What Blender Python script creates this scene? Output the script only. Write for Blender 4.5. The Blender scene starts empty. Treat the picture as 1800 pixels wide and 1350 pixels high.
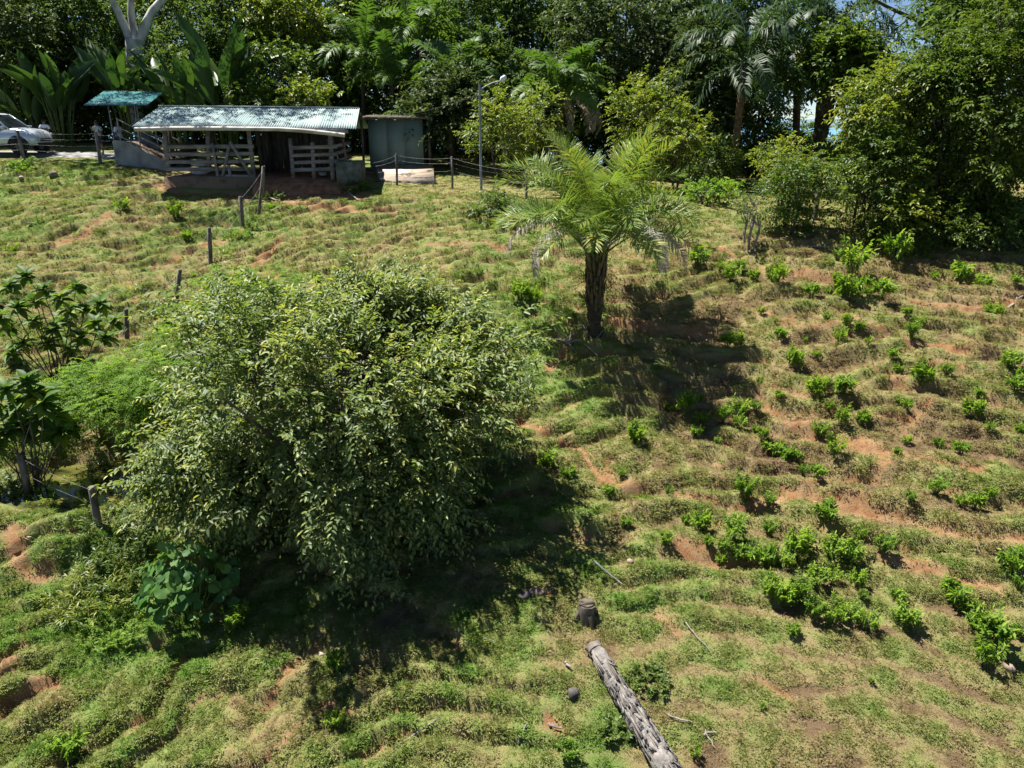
import bpy, bmesh, math, random
import numpy as np
from mathutils import Vector, Matrix

# ------------------------------------------------------------------ camera, sky, sun, exposure
SC = bpy.context.scene
COL = SC.collection
CAMZ = 2.4
PITCH = math.radians(20.0)
FPX = 1285.0                      # focal length in pixels of the 1800 px wide photograph
cam_d = bpy.data.cameras.new('camera')
cam_d.sensor_width = 36.0
cam_d.lens = 36.0 * FPX / 1800.0
cam_d.clip_start = 0.1
cam_d.clip_end = 60000.0
cam = bpy.data.objects.new('camera', cam_d)
COL.objects.link(cam)
cam.location = (0, 0, CAMZ)
cam.rotation_euler = (math.radians(90) - PITCH, 0, 0)
SC.camera = cam

SUN_DIR = Vector((-0.40, 0.29, 1.0)).normalized()      # towards the sun: behind and left of the slope
w = bpy.data.worlds.new('World')
SC.world = w
w.use_nodes = True
nt = w.node_tree
nt.nodes.clear()
sky = nt.nodes.new('ShaderNodeTexSky')
sky.sky_type = 'NISHITA'
sky.sun_disc = False
sky.sun_elevation = math.asin(SUN_DIR.z)
sky.sun_rotation = math.atan2(SUN_DIR.x, SUN_DIR.y)
sky.air_density = 0.6
sky.ozone_density = 3.0
sky.dust_density = 0.0
bg = nt.nodes.new('ShaderNodeBackground')
bg.inputs['Strength'].default_value = 0.05
wo = nt.nodes.new('ShaderNodeOutputWorld')
nt.links.new(sky.outputs[0], bg.inputs['Color'])
nt.links.new(bg.outputs[0], wo.inputs[0])

sun_d = bpy.data.lights.new('sun', 'SUN')
sun_d.energy = 5.0
sun_d.angle = math.radians(0.5)
sun_d.color = (1.0, 0.96, 0.88)
sun = bpy.data.objects.new('sun', sun_d)
COL.objects.link(sun)
sun.rotation_euler = (-SUN_DIR).to_track_quat('-Z', 'Y').to_euler()
sun.location = SUN_DIR * 60

SC.view_settings.view_transform = 'Standard'
SC.view_settings.look = 'None'
SC.view_settings.gamma = 1.0
SC.view_settings.use_curve_mapping = False
SC.view_settings.exposure = 1.32
SC.render.engine = 'CYCLES'
SC.cycles.max_bounces = 6
SC.cycles.diffuse_bounces = 2
SC.cycles.glossy_bounces = 2
SC.cycles.transmission_bounces = 4
SC.cycles.use_denoising = True
SC.cycles.caustics_reflective = False
SC.cycles.caustics_refractive = False

# ------------------------------------------------------------------ noise
_rs = np.random.RandomState(7)
_perm = np.concatenate([_rs.permutation(256)] * 2)
_ga = _rs.rand(256) * 2 * np.pi
_gx, _gy = np.cos(_ga), np.sin(_ga)


def perlin(x, y, seed=0):
    x = np.asarray(x, float) + seed * 17.31
    y = np.asarray(y, float) + seed * 9.73
    xi = np.floor(x).astype(int); yi = np.floor(y).astype(int)
    xf = x - xi; yf = y - yi
    xi &= 255; yi &= 255

    def g(ix, iy, dx, dy):
        h = _perm[_perm[ix & 255] + (iy & 255)]
        return _gx[h] * dx + _gy[h] * dy
    u = xf * xf * xf * (xf * (xf * 6 - 15) + 10)
    v = yf * yf * yf * (yf * (yf * 6 - 15) + 10)
    a = g(xi, yi, xf, yf); b = g(xi + 1, yi, xf - 1, yf)
    c = g(xi, yi + 1, xf, yf - 1); d = g(xi + 1, yi + 1, xf - 1, yf - 1)
    return ((a + u * (b - a)) * (1 - v) + (c + u * (d - c)) * v) * 1.5


def fbm(x, y, o=4, seed=0):
    s = 0; a = 1.0
    for i in range(o):
        s = s + a * perlin(np.asarray(x) * 2 ** i, np.asarray(y) * 2 ** i, seed + i * 3)
        a *= 0.5
    return s


def sstep(a, b, x):
    t = np.clip((np.asarray(x, float) - a) / (b - a), 0, 1)
    return t * t * (3 - 2 * t)


# ------------------------------------------------------------------ terrain shape
_CX = [-150, -60, -24, -17.5, -15, -12, -7, -2, 4, 10, 16, 24, 60, 150]
_CP = [0.7, 0.68, 0.62, 0.42, -0.25, -0.45, -0.42, -0.35, -0.6, -0.9, -1.0, -1.1, -1.1, -1.1]
_CY = [36, 35.4, 35.0, 34.3, 33.0, 32.4, 32.3, 31.2, 29.2, 27.0, 25.2, 23.6, 22, 22]
_CU = [.05, .05, .05, .06, .07, .10, .10, .06, .02, .01, .005, .005, .005, .005]


def _ip(x, tab):
    return (np.interp(x - 1.2, _CX, tab) + np.interp(x, _CX, tab) + np.interp(x + 1.2, _CX, tab)) / 3


def softp(t, k):
    return k * np.logaddexp(0, t / k)


POND_Z = -5.7


def base(x, y):
    x = np.asarray(x, float); y = np.asarray(y, float)
    P = _ip(x, _CP); yc = _ip(x, _CY); up = _ip(x, _CU)
    t = yc - y
    z = P - 0.29 * softp(t, 0.8) + up * np.minimum(softp(-t, 0.8), 9.0)
    z = z - 0.55 * softp(y - 68, 4.0)
    z = z + 0.35 * fbm(x * 0.11, y * 0.11, 2, 5) * sstep(-1, 3, t)
    # the pond hollow
    xr = x + 8.9; yr = y - 15.45 - 0.12 * xr
    e = np.sqrt((xr / 3.1) ** 2 + (yr / 1.45) ** 2) + 0.12 * perlin(x * 0.9, y * 0.9, 21)
    pz = POND_Z - 0.35 * (1 - np.clip(e, 0, 1) ** 2) + 0.9 * np.clip(e - 1, 0, None) ** 1.0
    wgt = 1 - sstep(0.95, 1.75, e)
    z = z * (1 - wgt) + pz * wgt
    lip = POND_Z + 0.22 - 1.1 * np.clip(e - 1.45, 0, None) ** 1.3
    z = np.where(e > 1.0, np.maximum(z, lip * sstep(1.0, 1.15, e) + z * (1 - sstep(1.0, 1.15, e))), z)
    return np.maximum(z, -160)


_T = np.linspace(4, 95, 3600)
_cp, _sp = math.cos(PITCH), math.sin(PITCH)


def ray(px, py):
    a = (px - 900.0) / FPX; b = (675.0 - py) / FPX
    return np.array([a, _cp + b * _sp, -_sp + b * _cp])


def gp(px, py):
    """point of the ground seen at a pixel of the photograph"""
    d = ray(px, py)
    X = d[0] * _T; Y = d[1] * _T; Z = CAMZ + d[2] * _T
    below = Z < base(X, Y)
    i = int(np.argmax(below)) if below.any() else len(_T) - 1
    return float(X[i]), float(Y[i])


def at(px, py, Y):
    """point at depth Y on the line of sight through a pixel"""
    d = ray(px, py)
    t = Y / d[1]
    return Vector((d[0] * t, Y, CAMZ + d[2] * t))


def project(x, y, z):
    q = np.array([x, y, z - CAMZ])
    dep = q[1] * _cp - q[2] * _sp
    return 900 + FPX * q[0] / dep, 675 - FPX * (q[1] * _sp + q[2] * _cp) / dep, dep


# bare soil trails, traced once into ground coordinates: (pixel polyline, half width m)
_TR = [([(1262, 432), (1310, 462), (1350, 480), (1430, 482), (1540, 505)], .28),
       ([(1290, 690), (1345, 712), (1400, 742), (1440, 765), (1520, 782), (1640, 812), (1720, 830)], .28),
       ([(1400, 742), (1480, 728), (1600, 735), (1650, 702), (1760, 706)], .18),
       ([(1075, 815), (1075, 845), (1150, 872), (1290, 890), (1380, 868), (1470, 845), (1560, 815)], .26),
       ([(1060, 850), (1020, 790), (960, 760), (900, 730)], .2),
       ([(1330, 545), (1430, 578), (1500, 560), (1600, 600), (1700, 612)], .2),
       ([(1590, 520), (1680, 545), (1800, 528)], .25), ([(1740, 570), (1800, 580)], .4),
       ([(1480, 640), (1580, 668), (1660, 640), (1760, 640)], .14),
       ([(1380, 860), (1500, 880), (1640, 930), (1800, 950)], .22),
       ([(1560, 985), (1640, 1000), (1760, 1040)], .2), ([(1200, 960), (1320, 1000)], .2),
       ([(280, 322), (310, 338), (400, 340), (480, 352), (560, 362), (690, 372)], .45),
       ([(455, 345), (560, 340), (640, 345)], .6),
       ([(190, 375), (150, 410), (100, 430)], .22), ([(430, 410), (340, 440), (270, 470)], .22),
       ([(500, 420), (440, 470), (500, 490)], .3),
       ([(330, 430), (380, 425), (450, 395)], .2), ([(300, 500), (240, 530)], .25),
       ([(10, 930), (40, 990), (80, 1000)], .3), ([(0, 1180), (40, 1150), (30, 1100)], .16),
       ([(0, 1230), (60, 1200), (120, 1190)], .12), ([(560, 1140), (520, 1190), (470, 1230)], .12),
       ([(440, 1340), (540, 1260), (640, 1240)], .13), ([(640, 1320), (690, 1300)], .15),
       ([(1160, 1080), (1200, 1110)], .12), ([(930, 1040), (970, 1050)], .2),
       ([(760, 430), (840, 425), (900, 440)], .22), ([(1010, 600), (960, 650)], .2),
       ([(1090, 560), (1250, 580)], .25), ([(960, 1270), (1000, 1300)], .1), ([(1340, 1210), (1380, 1230)], .1)]
TRAILS = [([gp(*p) for p in pl], r * .68) for pl, r in _TR]


def trail_mask(x, y):
    m = np.zeros(np.shape(x))
    wx = x + 0.22 * perlin(x * 1.3, y * 1.3, 31); wy = y + 0.22 * perlin(x * 1.3, y * 1.3, 41)
    for pl, r in TRAILS:
        for (x0, y0), (x1, y1) in zip(pl[:-1], pl[1:]):
            dx, dy = x1 - x0, y1 - y0
            L2 = dx * dx + dy * dy + 1e-9
            t = np.clip(((wx - x0) * dx + (wy - y0) * dy) / L2, 0, 1)
            d = np.hypot(wx - x0 - t * dx, (wy - y0 - t * dy))
            m = np.maximum(m, 1 - sstep(r * 0.55, r * 1.25, d))
    return m


def terra(x, y):
    """cattle terraces: height offset, tread mask, slope mask"""
    x = np.asarray(x, float); y = np.asarray(y, float)
    yc = _ip(x, _CY)
    onslope = sstep(-0.4, 1.6, yc - y)
    G = -0.62 * x + 0.84 * (softp((x + 0.5) / 1.0, 2.2))
    rgt = sstep(0.0, 4.0, x)
    warp = 0.9 * perlin(x * 0.17, y * 0.17, 3) + (0.55 - .12 * rgt + .2 * (1 - sstep(10.0, 14.0, y)) * (1 - rgt)) * perlin(x * 0.47, y * 0.55, 4) + (0.20 - .10 * rgt) * perlin(x * 1.5, y * 1.9, 6) + (0.07 - .035 * rgt) * perlin(x * 4.3, y * 4.9, 7)
    sp = 0.72
    v = (y + G + warp) / sp
    # a second family that merges with the first, so the tracks fork and rejoin
    v2 = (y * 1.02 + 0.75 * G + 0.16 * x + warp * 1.1 + 1.5 * perlin(x * 0.13, y * 0.13, 12)) / (sp * 1.35)
    k = sstep(-0.10, 0.10, perlin(x * 0.24, y * 0.34, 15))

    def prof(q):
        f = q - np.floor(q)
        r = sstep(0.38, 0.82, f)
        tread = (1 - sstep(0.30, 0.44, f)) * sstep(0.0, 0.10, f)
        cut = sstep(0.34, 0.44, f) * (1 - sstep(0.52, 0.66, f))
        return r - f, tread, cut
    a1, t1, c1 = prof(v); a2, t2, c2 = prof(v2)
    saw = a1 * (1 - k) + a2 * k
    tread = t1 * (1 - k) + t2 * k
    cut = c1 * (1 - k) + c2 * k
    # the near right part of the slope is smoother
    smooth = 1 - 0.93 * sstep(-1.5, 1.5, x) * (1 - sstep(9.5, 13.0, y))
    brk = sstep(-0.42, 0.22, perlin(x * 0.62, y * 0.8, 17) + 0.45 * perlin(x * 0.21, y * 0.21, 16) + .22 * rgt - .10 * (1 - sstep(11.0, 14.0, y)) * (1 - rgt))
    amp = onslope * smooth * (0.18 + 1.05 * brk)
    cu = x * 0.9 + 0.35 * y; cv = (y + G + 0.6 * warp)
    hum = (0.11 * np.abs(perlin(cu * 1.1, cv * 2.1, 18)) + 0.09 * perlin(cu * 1.9, cv * 3.4, 19) + 0.05 * perlin(x * 4.3, y * 5.1, 22)
           + 0.028 * perlin(x * 9, y * 9, 20)) * onslope * (0.30 + 0.70 * smooth) * (1 - 0.6 * tread * brk) * (.74 - .18 * rgt)
    dz = saw * 0.41 * amp + hum
    return dz, tread * onslope * (0.3 + 0.7 * brk), onslope * (0.35 + 0.65 * smooth), cut * onslope * smooth * brk


def height(x, y):
    x = np.asarray(x, float); y = np.asarray(y, float)
    dz = terra(x, y)[0]
    xr = x + 8.9; yr = y - 15.45 - 0.12 * xr
    e = np.sqrt((xr / 3.1) ** 2 + (yr / 1.45) ** 2)
    dz = dz * sstep(0.95, 1.5, e)
    return base(x, y) + dz - 0.05 * trail_mask(x, y)


def hz(x, y):
    return float(height(np.array([x]), np.array([y]))[0])


# ------------------------------------------------------------------ materials
def new_mat(name):
    m = bpy.data.materials.new(name)
    m.use_nodes = True
    m.node_tree.nodes.clear()
    return m, m.node_tree.nodes, m.node_tree.links


def ramp(nodes, stops, interp='LINEAR'):
    r = nodes.new('ShaderNodeValToRGB')
    r.color_ramp.interpolation = interp
    while len(r.color_ramp.elements) < len(stops):
        r.color_ramp.elements.new(0.5)
    for e, (p, c) in zip(r.color_ramp.elements, stops):
        e.position = p
        e.color = (c[0], c[1], c[2], 1)
    return r


def leaf_mat(name, stops, trans=0.35, rough=0.5, spec=0.35, tcol=None, instancer=False):
    m, n, l = new_mat(name)
    out = n.new('ShaderNodeOutputMaterial')
    p = n.new('ShaderNodeBsdfPrincipled')
    p.inputs['Roughness'].default_value = rough
    p.inputs['Specular IOR Level'].default_value = spec
    a = n.new('ShaderNodeAttribute')
    a.attribute_name = 'tint'
    if instancer:
        a.attribute_type = 'INSTANCER'
    r = ramp(n, stops)
    l.new(a.outputs['Fac'], r.inputs[0])
    l.new(r.outputs[0], p.inputs['Base Color'])
    if trans > 0:
        t = n.new('ShaderNodeBsdfTranslucent')
        mx = n.new('ShaderNodeMix'); mx.data_type = 'RGBA'; mx.blend_type = 'MULTIPLY'
        mx.inputs[0].default_value = 1.0
        tc = tcol or (1.7, 1.75, 0.7)
        mx.inputs[7].default_value = (tc[0], tc[1], tc[2], 1)
        l.new(r.outputs[0], mx.inputs[6])
        l.new(mx.outputs[2], t.inputs['Color'])
        ms = n.new('ShaderNodeMixShader'); ms.inputs[0].default_value = trans
        l.new(p.outputs[0], ms.inputs[1]); l.new(t.outputs[0], ms.inputs[2])
        l.new(ms.outputs[0], out.inputs[0])
    else:
        l.new(p.outputs[0], out.inputs[0])
    return m


def noise_mat(name, c1, c2, scale=8.0, rough=0.85, c3=None, stretch=(1, 1, 1), bump=0.25, bscale=None, spec=0.2, metal=0.0, detail=6.0, lo=.35, hi=.65):
    m, n, l = new_mat(name)
    out = n.new('ShaderNodeOutputMaterial')
    p = n.new('ShaderNodeBsdfPrincipled')
    p.inputs['Roughness'].default_value = rough
    p.inputs['Specular IOR Level'].default_value = spec
    p.inputs['Metallic'].default_value = metal
    tc = n.new('ShaderNodeTexCoord')
    mp = n.new('ShaderNodeMapping'); mp.inputs['Scale'].default_value = stretch
    oi = n.new('ShaderNodeObjectInfo')
    vm = n.new('ShaderNodeVectorMath'); vm.operation = 'MULTIPLY_ADD'
    cmb = n.new('ShaderNodeCombineXYZ')
    l.new(oi.outputs['Random'], cmb.inputs[0]); l.new(oi.outputs['Random'], cmb.inputs[1])
    vm.inputs[1].default_value = (37, 21, 11)
    l.new(cmb.outputs[0], vm.inputs[0]); l.new(tc.outputs['Object'], vm.inputs[2])
    l.new(vm.outputs[0], mp.inputs[0])
    nz = n.new('ShaderNodeTexNoise'); nz.inputs['Scale'].default_value = scale; nz.inputs['Detail'].default_value = detail
    l.new(mp.outputs[0], nz.inputs['Vector'])
    st = [(lo, c1), (hi, c2)] if c3 is None else [(lo - .08, c1), ((lo + hi) / 2, c2), (hi + .08, c3)]
    r = ramp(n, st)
    l.new(nz.outputs[0], r.inputs[0]); l.new(r.outputs[0], p.inputs['Base Color'])
    if bump:
        b = n.new('ShaderNodeBump'); b.inputs['Strength'].default_value = bump; b.inputs['Distance'].default_value = 0.03
        n2 = n.new('ShaderNodeTexNoise'); n2.inputs['Scale'].default_value = bscale or scale * 3; n2.inputs['Detail'].default_value = 5
        l.new(mp.outputs[0], n2.inputs['Vector'])
        l.new(n2.outputs[0], b.inputs['Height']); l.new(b.outputs[0], p.inputs['Normal'])
    l.new(p.outputs[0], out.inputs[0])
    return m


M = {}
# leaves: (dark, mid, light/young)
M['leaf_main'] = leaf_mat('leaf_main', [(0, (.05, .085, .028)), (.5, (.125, .175, .058)), (.85, (.225, .27, .085)), (1, (.34, .34, .09))], .33, .48, .35)
M['leaf_feather'] = leaf_mat('leaf_feather', [(0, (.07, .14, .022)), (.6, (.14, .24, .035)), (1, (.22, .31, .045))], .42, .6, .15)
M['leaf_forest'] = leaf_mat('leaf_forest', [(0, (.03, .06, .018)), (.6, (.075, .125, .032)), (1, (.16, .22, .055))], .3, .6, .15)
M['leaf_gloss'] = leaf_mat('leaf_gloss', [(0, (.03, .05, .02)), (.6, (.06, .09, .035)), (1, (.13, .17, .05))], .25, .55, .2)
M['leaf_yellow'] = leaf_mat('leaf_yellow', [(0, (.06, .10, .02)), (.5, (.13, .18, .03)), (1, (.26, .26, .04))], .38, .45, .35)
M['leaf_bush'] = leaf_mat('leaf_bush', [(0, (.035, .07, .014)), (.6, (.08, .13, .025)), (1, (.16, .20, .035))], .35, .45, .35)
M['leaf_dark'] = leaf_mat('leaf_dark', [(0, (.038, .07, .014)), (.6, (.08, .125, .022)), (1, (.15, .19, .03))], .32, .55, .2)
M['leaf_shrub'] = leaf_mat('leaf_shrub', [(0, (.06, .13, .02)), (.6, (.14, .24, .032)), (1, (.27, .36, .05))], .38, .55, .2)
M['leaf_round'] = leaf_mat('leaf_round', [(0, (.035, .095, .024)), (.6, (.07, .16, .04)), (1, (.11, .21, .05))], .3, .55, .2)
M['leaf_big'] = leaf_mat('leaf_big', [(0, (.03, .075, .014)), (.6, (.065, .13, .022)), (.9, (.12, .20, .03)), (1, (.20, .24, .03))], .3, .55, .22)
M['leaf_helic'] = leaf_mat('leaf_helic', [(0, (.02, .048, .014)), (.6, (.04, .085, .02)), (1, (.075, .13, .028))], .22, .45, .35, (1.3, 1.5, .7))
M['palm_green'] = leaf_mat('palm_green', [(0, (.05, .10, .025)), (.55, (.125, .20, .042)), (.85, (.22, .285, .06)), (1, (.37, .31, .055))], .33, .48, .35, (1.4, 1.45, .7))
M['palm_dry'] = leaf_mat('palm_dry', [(0, (.26, .22, .19)), (.6, (.42, .37, .33)), (1, (.52, .47, .43))], .3, .7, .2, (1.2, 1.1, 1.0))
M['palm_royal'] = leaf_mat('palm_royal', [(0, (.018, .04, .014)), (.6, (.036, .07, .022)), (1, (.07, .12, .034))], .25, .5, .3)
M['palm_under'] = leaf_mat('palm_under', [(0, (.035, .075, .02)), (.6, (.075, .14, .03)), (1, (.16, .24, .045))], .35, .5, .25)
M['flower'] = leaf_mat('flower', [(0, (.5, .18, .02)), (1, (.6, .28, .03))], .3)
M['grass'] = leaf_mat('grass', [(0, (.25, .18, .11)), (.2, (.29, .235, .12)), (.38, (.255, .25, .095)), (.6, (.215, .25, .075)), (.85, (.165, .245, .05)), (1, (.12, .24, .035))], .3, .7, .15, (1.2, 1.2, .8), instancer=True)
M['bark'] = noise_mat('bark', (.05, .04, .03), (.13, .11, .085), 6, .9, stretch=(1, 1, .35))
M['bark_pale'] = noise_mat('bark_pale', (.16, .15, .14), (.42, .41, .40), 2.2, .9, c3=(.62, .62, .62), stretch=(1, 1, .6))
M['bark_palm'] = noise_mat('bark_palm', (.035, .028, .02), (.10, .075, .05), 7, .95, stretch=(1, 1, 2.5), bump=.6)
M['bark_royal'] = noise_mat('bark_royal', (.10, .06, .035), (.26, .17, .10), 4, .9, stretch=(1, 1, 2.5))
M['twig'] = noise_mat('twig', (.14, .12, .10), (.30, .27, .24), 10, .9)
M['stem_green'] = noise_mat('stem_green', (.06, .09, .025), (.12, .15, .04), 10, .7)
M['petiole'] = noise_mat('petiole', (.12, .13, .04), (.24, .21, .08), 6, .6)
M['petiole_dry'] = noise_mat('petiole_dry', (.08, .05, .03), (.20, .14, .09), 6, .85)


# ------------------------------------------------------------------ mesh builders
class MB:
    """collects vertices, faces and a per-vertex tint; builds ONE mesh object"""
    def __init__(s):
        s.V = []; s.L = []; s.C = []; s.T = []; s.n = 0

    def raw(s, V, F, tint=0.5):
        V = np.asarray(V, float).reshape(-1, 3); F = np.asarray(F, np.int64)
        s.V.append(V); s.L.append((F + s.n).ravel()); s.C.append(np.full(len(F), F.shape[1]))
        s.T.append(np.broadcast_to(np.asarray(tint, float), (len(V),)) if np.ndim(tint) < 2 else tint)
        s.n += len(V)
        return s

    def box(s, c, size, rot=None, tint=.5):
        q = np.array([[x, y, z] for x in (-.5, .5) for y in (-.5, .5) for z in (-.5, .5)]) * np.array(size)
        if rot is not None:
            q = q @ np.array(rot).T
        F = [[0, 1, 3, 2], [4, 6, 7, 5], [0, 4, 5, 1], [2, 3, 7, 6], [0, 2, 6, 4], [1, 5, 7, 3]]
        return s.raw(q + np.array(c), F, tint)

    def beam(s, p0, p1, wd, th, up=(0, 0, 1), wob=0.0, tint=.5):
        """board from p0 to p1, wd across (along up), th thick"""
        p0 = np.array(p0, float); p1 = np.array(p1, float)
        d = p1 - p0; L = np.linalg.norm(d); d /= L
        u = np.array(up, float); u -= d * u.dot(d); u /= np.linalg.norm(u)
        b = np.cross(d, u)
        q = []
        for i, p in enumerate((p0, p1)):
            k = 1 + wob * (0.5 - random.random())
            for a, c in ((-.5, -.5), (.5, -.5), (.5, .5), (-.5, .5)):
                q.append(p + u * a * wd * k + b * c * th)
        F = [[0, 1, 5, 4], [1, 2, 6, 5], [2, 3, 7, 6], [3, 0, 4, 7], [3, 2, 1, 0], [4, 5, 6, 7]]
        return s.raw(q, F, tint)

    def tube(s, pts, rad, sides=6, cap=True, tint=.5, wob=0.0):
        pts = np.array(pts, float); n = len(pts)
        rad = np.broadcast_to(np.array(rad, float), (n,))
        tan = np.gradient(pts, axis=0); tan /= np.linalg.norm(tan, axis=1)[:, None] + 1e-9
        ref = np.array([0, 0, 1.0]) if abs(tan[0][2]) < .8 else np.array([1.0, 0, 0])
        V = []
        for i in range(n):
            u = ref - tan[i] * ref.dot(tan[i]); u /= np.linalg.norm(u); ref = u
            b = np.cross(tan[i], u)
            for k in range(sides):
                a = 2 * math.pi * k / sides
                r = rad[i] * (1 + wob * (random.random() - .5))
                V.append(pts[i] + r * (u * math.cos(a) + b * math.sin(a)))
        F = []
        for i in range(n - 1):
            for k in range(sides):
                k2 = (k + 1) % sides
                F.append([i * sides + k, i * sides + k2, (i + 1) * sides + k2, (i + 1) * sides + k])
        s.raw(V, F, tint)
        if cap:
            V0 = V[:sides] + [pts[0]]; V1 = V[-sides:] + [pts[-1]]
            s.raw(V0, [[(k + 1) % sides, k, sides] for k in range(sides)], tint)
            s.raw(V1, [[k, (k + 1) % sides, sides] for k in range(sides)], tint)
        return s

    def leaves(s, P, D, N, L, W, tint, shape='diamond', fold=.18, droop=.15):
        """many leaves at once: base point, direction, normal, length, width"""
        P = np.asarray(P, float); n = len(P)
        D = D / (np.linalg.norm(D, axis=1)[:, None] + 1e-9)
        S = np.cross(D, N); S /= np.linalg.norm(S, axis=1)[:, None] + 1e-9
        N = np.cross(S, D)
        L = np.broadcast_to(np.asarray(L, float), (n,))[:, None]; W = np.broadcast_to(np.asarray(W, float), (n,))[:, None]
        tint = np.broadcast_to(np.asarray(tint, float), (n,))
        if shape == 'diamond':
            pts = [(0, 0, 0, 0), (.45, 1, fold, .1), (1, 0, 0, 1), (.45, -1, fold, .1)]
            F = np.array([[0, 2, 1], [0, 3, 2]])
        elif shape == 'six':
            pts = [(0, 0, 0, 0), (.28, .85, fold, .05), (.62, .8, fold, .35), (1, 0, 0, 1), (.62, -.8, fold, .35), (.28, -.85, fold, .05)]
            F = np.array([[0, 2, 1], [0, 3, 2], [0, 4, 3], [0, 5, 4]])
        elif shape == 'blade':
            pts = [(0, .5, 0, 0), (0, -.5, 0, 0), (.5, -1, fold, .25), (.5, 1, fold, .25), (1, 0, 0, 1)]
            F = np.array([[0, 1, 2], [0, 2, 3], [3, 2, 4]])
        V = np.empty((n, len(pts), 3))
        for i, (a, b, f, dr) in enumerate(pts):
            V[:, i] = P + D * L * a + S * W * .5 * b + N * W * f - N * L * droop * dr
        FF = (F[None] + (np.arange(n) * len(pts))[:, None, None]).reshape(-1, 3)
        s.raw(V.reshape(-1, 3), FF, np.repeat(tint, len(pts)))
        return s

    def mesh(s, name, mat, smooth=False):
        me = bpy.data.meshes.new(name)
        V = np.concatenate(s.V); L = np.concatenate(s.L); C = np.concatenate(s.C); T = np.concatenate(s.T)
        me.vertices.add(len(V)); me.vertices.foreach_set('co', V.astype(np.float32).ravel())
        me.loops.add(len(L)); me.loops.foreach_set('vertex_index', L.astype(np.int32))
        me.polygons.add(len(C))
        st = np.concatenate([[0], np.cumsum(C)[:-1]])
        me.polygons.foreach_set('loop_start', st.astype(np.int32))
        me.polygons.foreach_set('loop_total', C.astype(np.int32))
        if smooth:
            me.polygons.foreach_set('use_smooth', np.ones(len(C), bool))
        a = me.attributes.new('tint', 'FLOAT', 'POINT'); a.data.foreach_set('value', T.astype(np.float32))
        me.update(calc_edges=True)
        me.materials.append(mat if not isinstance(mat, str) else M[mat])
        return me

    def build(s, name, mat, parent=None, smooth=False, kind=None):
        return link(name, s.mesh(name, mat, smooth), parent, kind=kind)


def link(name, me, parent=None, loc=None, rot=None, scale=None, kind=None):
    o = bpy.data.objects.new(name, me)
    COL.objects.link(o)
    if parent is not None:
        o.parent = parent
    if loc is not None:
        o.location = loc
    if rot is not None:
        o.rotation_euler = rot
    if scale is not None:
        o.scale = (scale,) * 3 if not hasattr(scale, '__len__') else scale
    if kind:
        o['kind'] = kind
    return o


def thing(name, label, cat, loc=(0, 0, 0), rz=0.0, group=None):
    o = bpy.data.objects.new(name, None)
    COL.objects.link(o)
    o.empty_display_size = 0.2
    o.location = loc; o.rotation_euler = (0, 0, rz)
    o['label'] = label; o['category'] = cat
    if group:
        o['group'] = group
    return o


def tag(o, label, cat, group=None):
    o['label'] = label; o['category'] = cat
    if group:
        o['group'] = group
    return o


def unit(v):
    return v / (np.linalg.norm(v, axis=-1, keepdims=True) + 1e-9)


def on_ground(px, py, sink=0.0):
    x, y = gp(px, py)
    return (x, y, hz(x, y) - sink)

# ================================================================== THE SETTING
def axis(segs):
    out = []
    for a, b, st in segs:
        out.append(np.arange(a, b, st))
    out.append([segs[-1][1]])
    return np.concatenate(out)


def ground_cover_fields(x, y):
    """soil 0..1, green 0..1 for a spot of ground: what grows there"""
    dz, tread, sl, cut = terra(x, y)
    tr = trail_mask(x, y)
    n1 = perlin(x * 0.55, y * 0.55, 51); n2 = perlin(x * 1.6, y * 1.6, 52); n3 = perlin(x * 0.18, y * 0.18, 53)
    n4 = perlin(x * 4.1, y * 4.1, 54)
    soil = np.maximum(tr, sstep(0.42, 1.05, tread * (0.5 + 0.6 * n1 + 0.45 * n2 + .3 * n4) * sl) * .7)
    soil = np.maximum(soil, sstep(0.30, .85, cut * (0.62 + 0.7 * n2 + 0.5 * n4 + .3 * n1)) * .9)
    soil = np.maximum(soil, sstep(0.72, 0.95, n2 * 0.75 + n1 * 0.5 + 0.15 * n4) * 0.7 * sl)
    right = sstep(-2, 6, x)
    green = 0.63 - 0.17 * right + 0.24 * n1 + 0.30 * n2 + 0.18 * n3 + 0.22 * n4 - (0.18 + .14 * right) * tread
    for px, py, r, k in GREEN_SPOTS:
        d = np.hypot(x - px, (y - py))
        green = green + k * np.exp(-(d / r) ** 2)
    lawn = (sstep(-0.3, 0.6, y - _ip(x, _CY))) * sstep(-8, -4, x)
    green = green * (1 - lawn) + lawn * (0.52 + 0.15 * n1 + .1 * n2)
    soil = soil * (1 - lawn) + lawn * sstep(0.5, 0.8, n2 + n1 * .6) * .6
    return np.clip(soil, 0, 1), np.clip(green, 0, 1)


GREEN_SPOTS = [(*gp(930, 560), 1.6, .35), (*gp(215, 1110), .9, .5), (*gp(420, 405), 1.3, .45), (*gp(900, 620), 1.2, .25),
               (*gp(1300, 1010), 2.0, .22), (*gp(1050, 1290), 1.2, .25), (*gp(160, 285), 1.2, .4), (*gp(480, 1120), 1.0, .2),
               (*gp(1000, 680), 1.6, .25), (*gp(60, 340), 3.0, .15), (*gp(1480, 335), 3.0, .1), (*gp(1200, 330), 3.0, .2),
               (*gp(150, 1000), 1.6, .3), (*gp(120, 880), 1.5, .25)]

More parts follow.
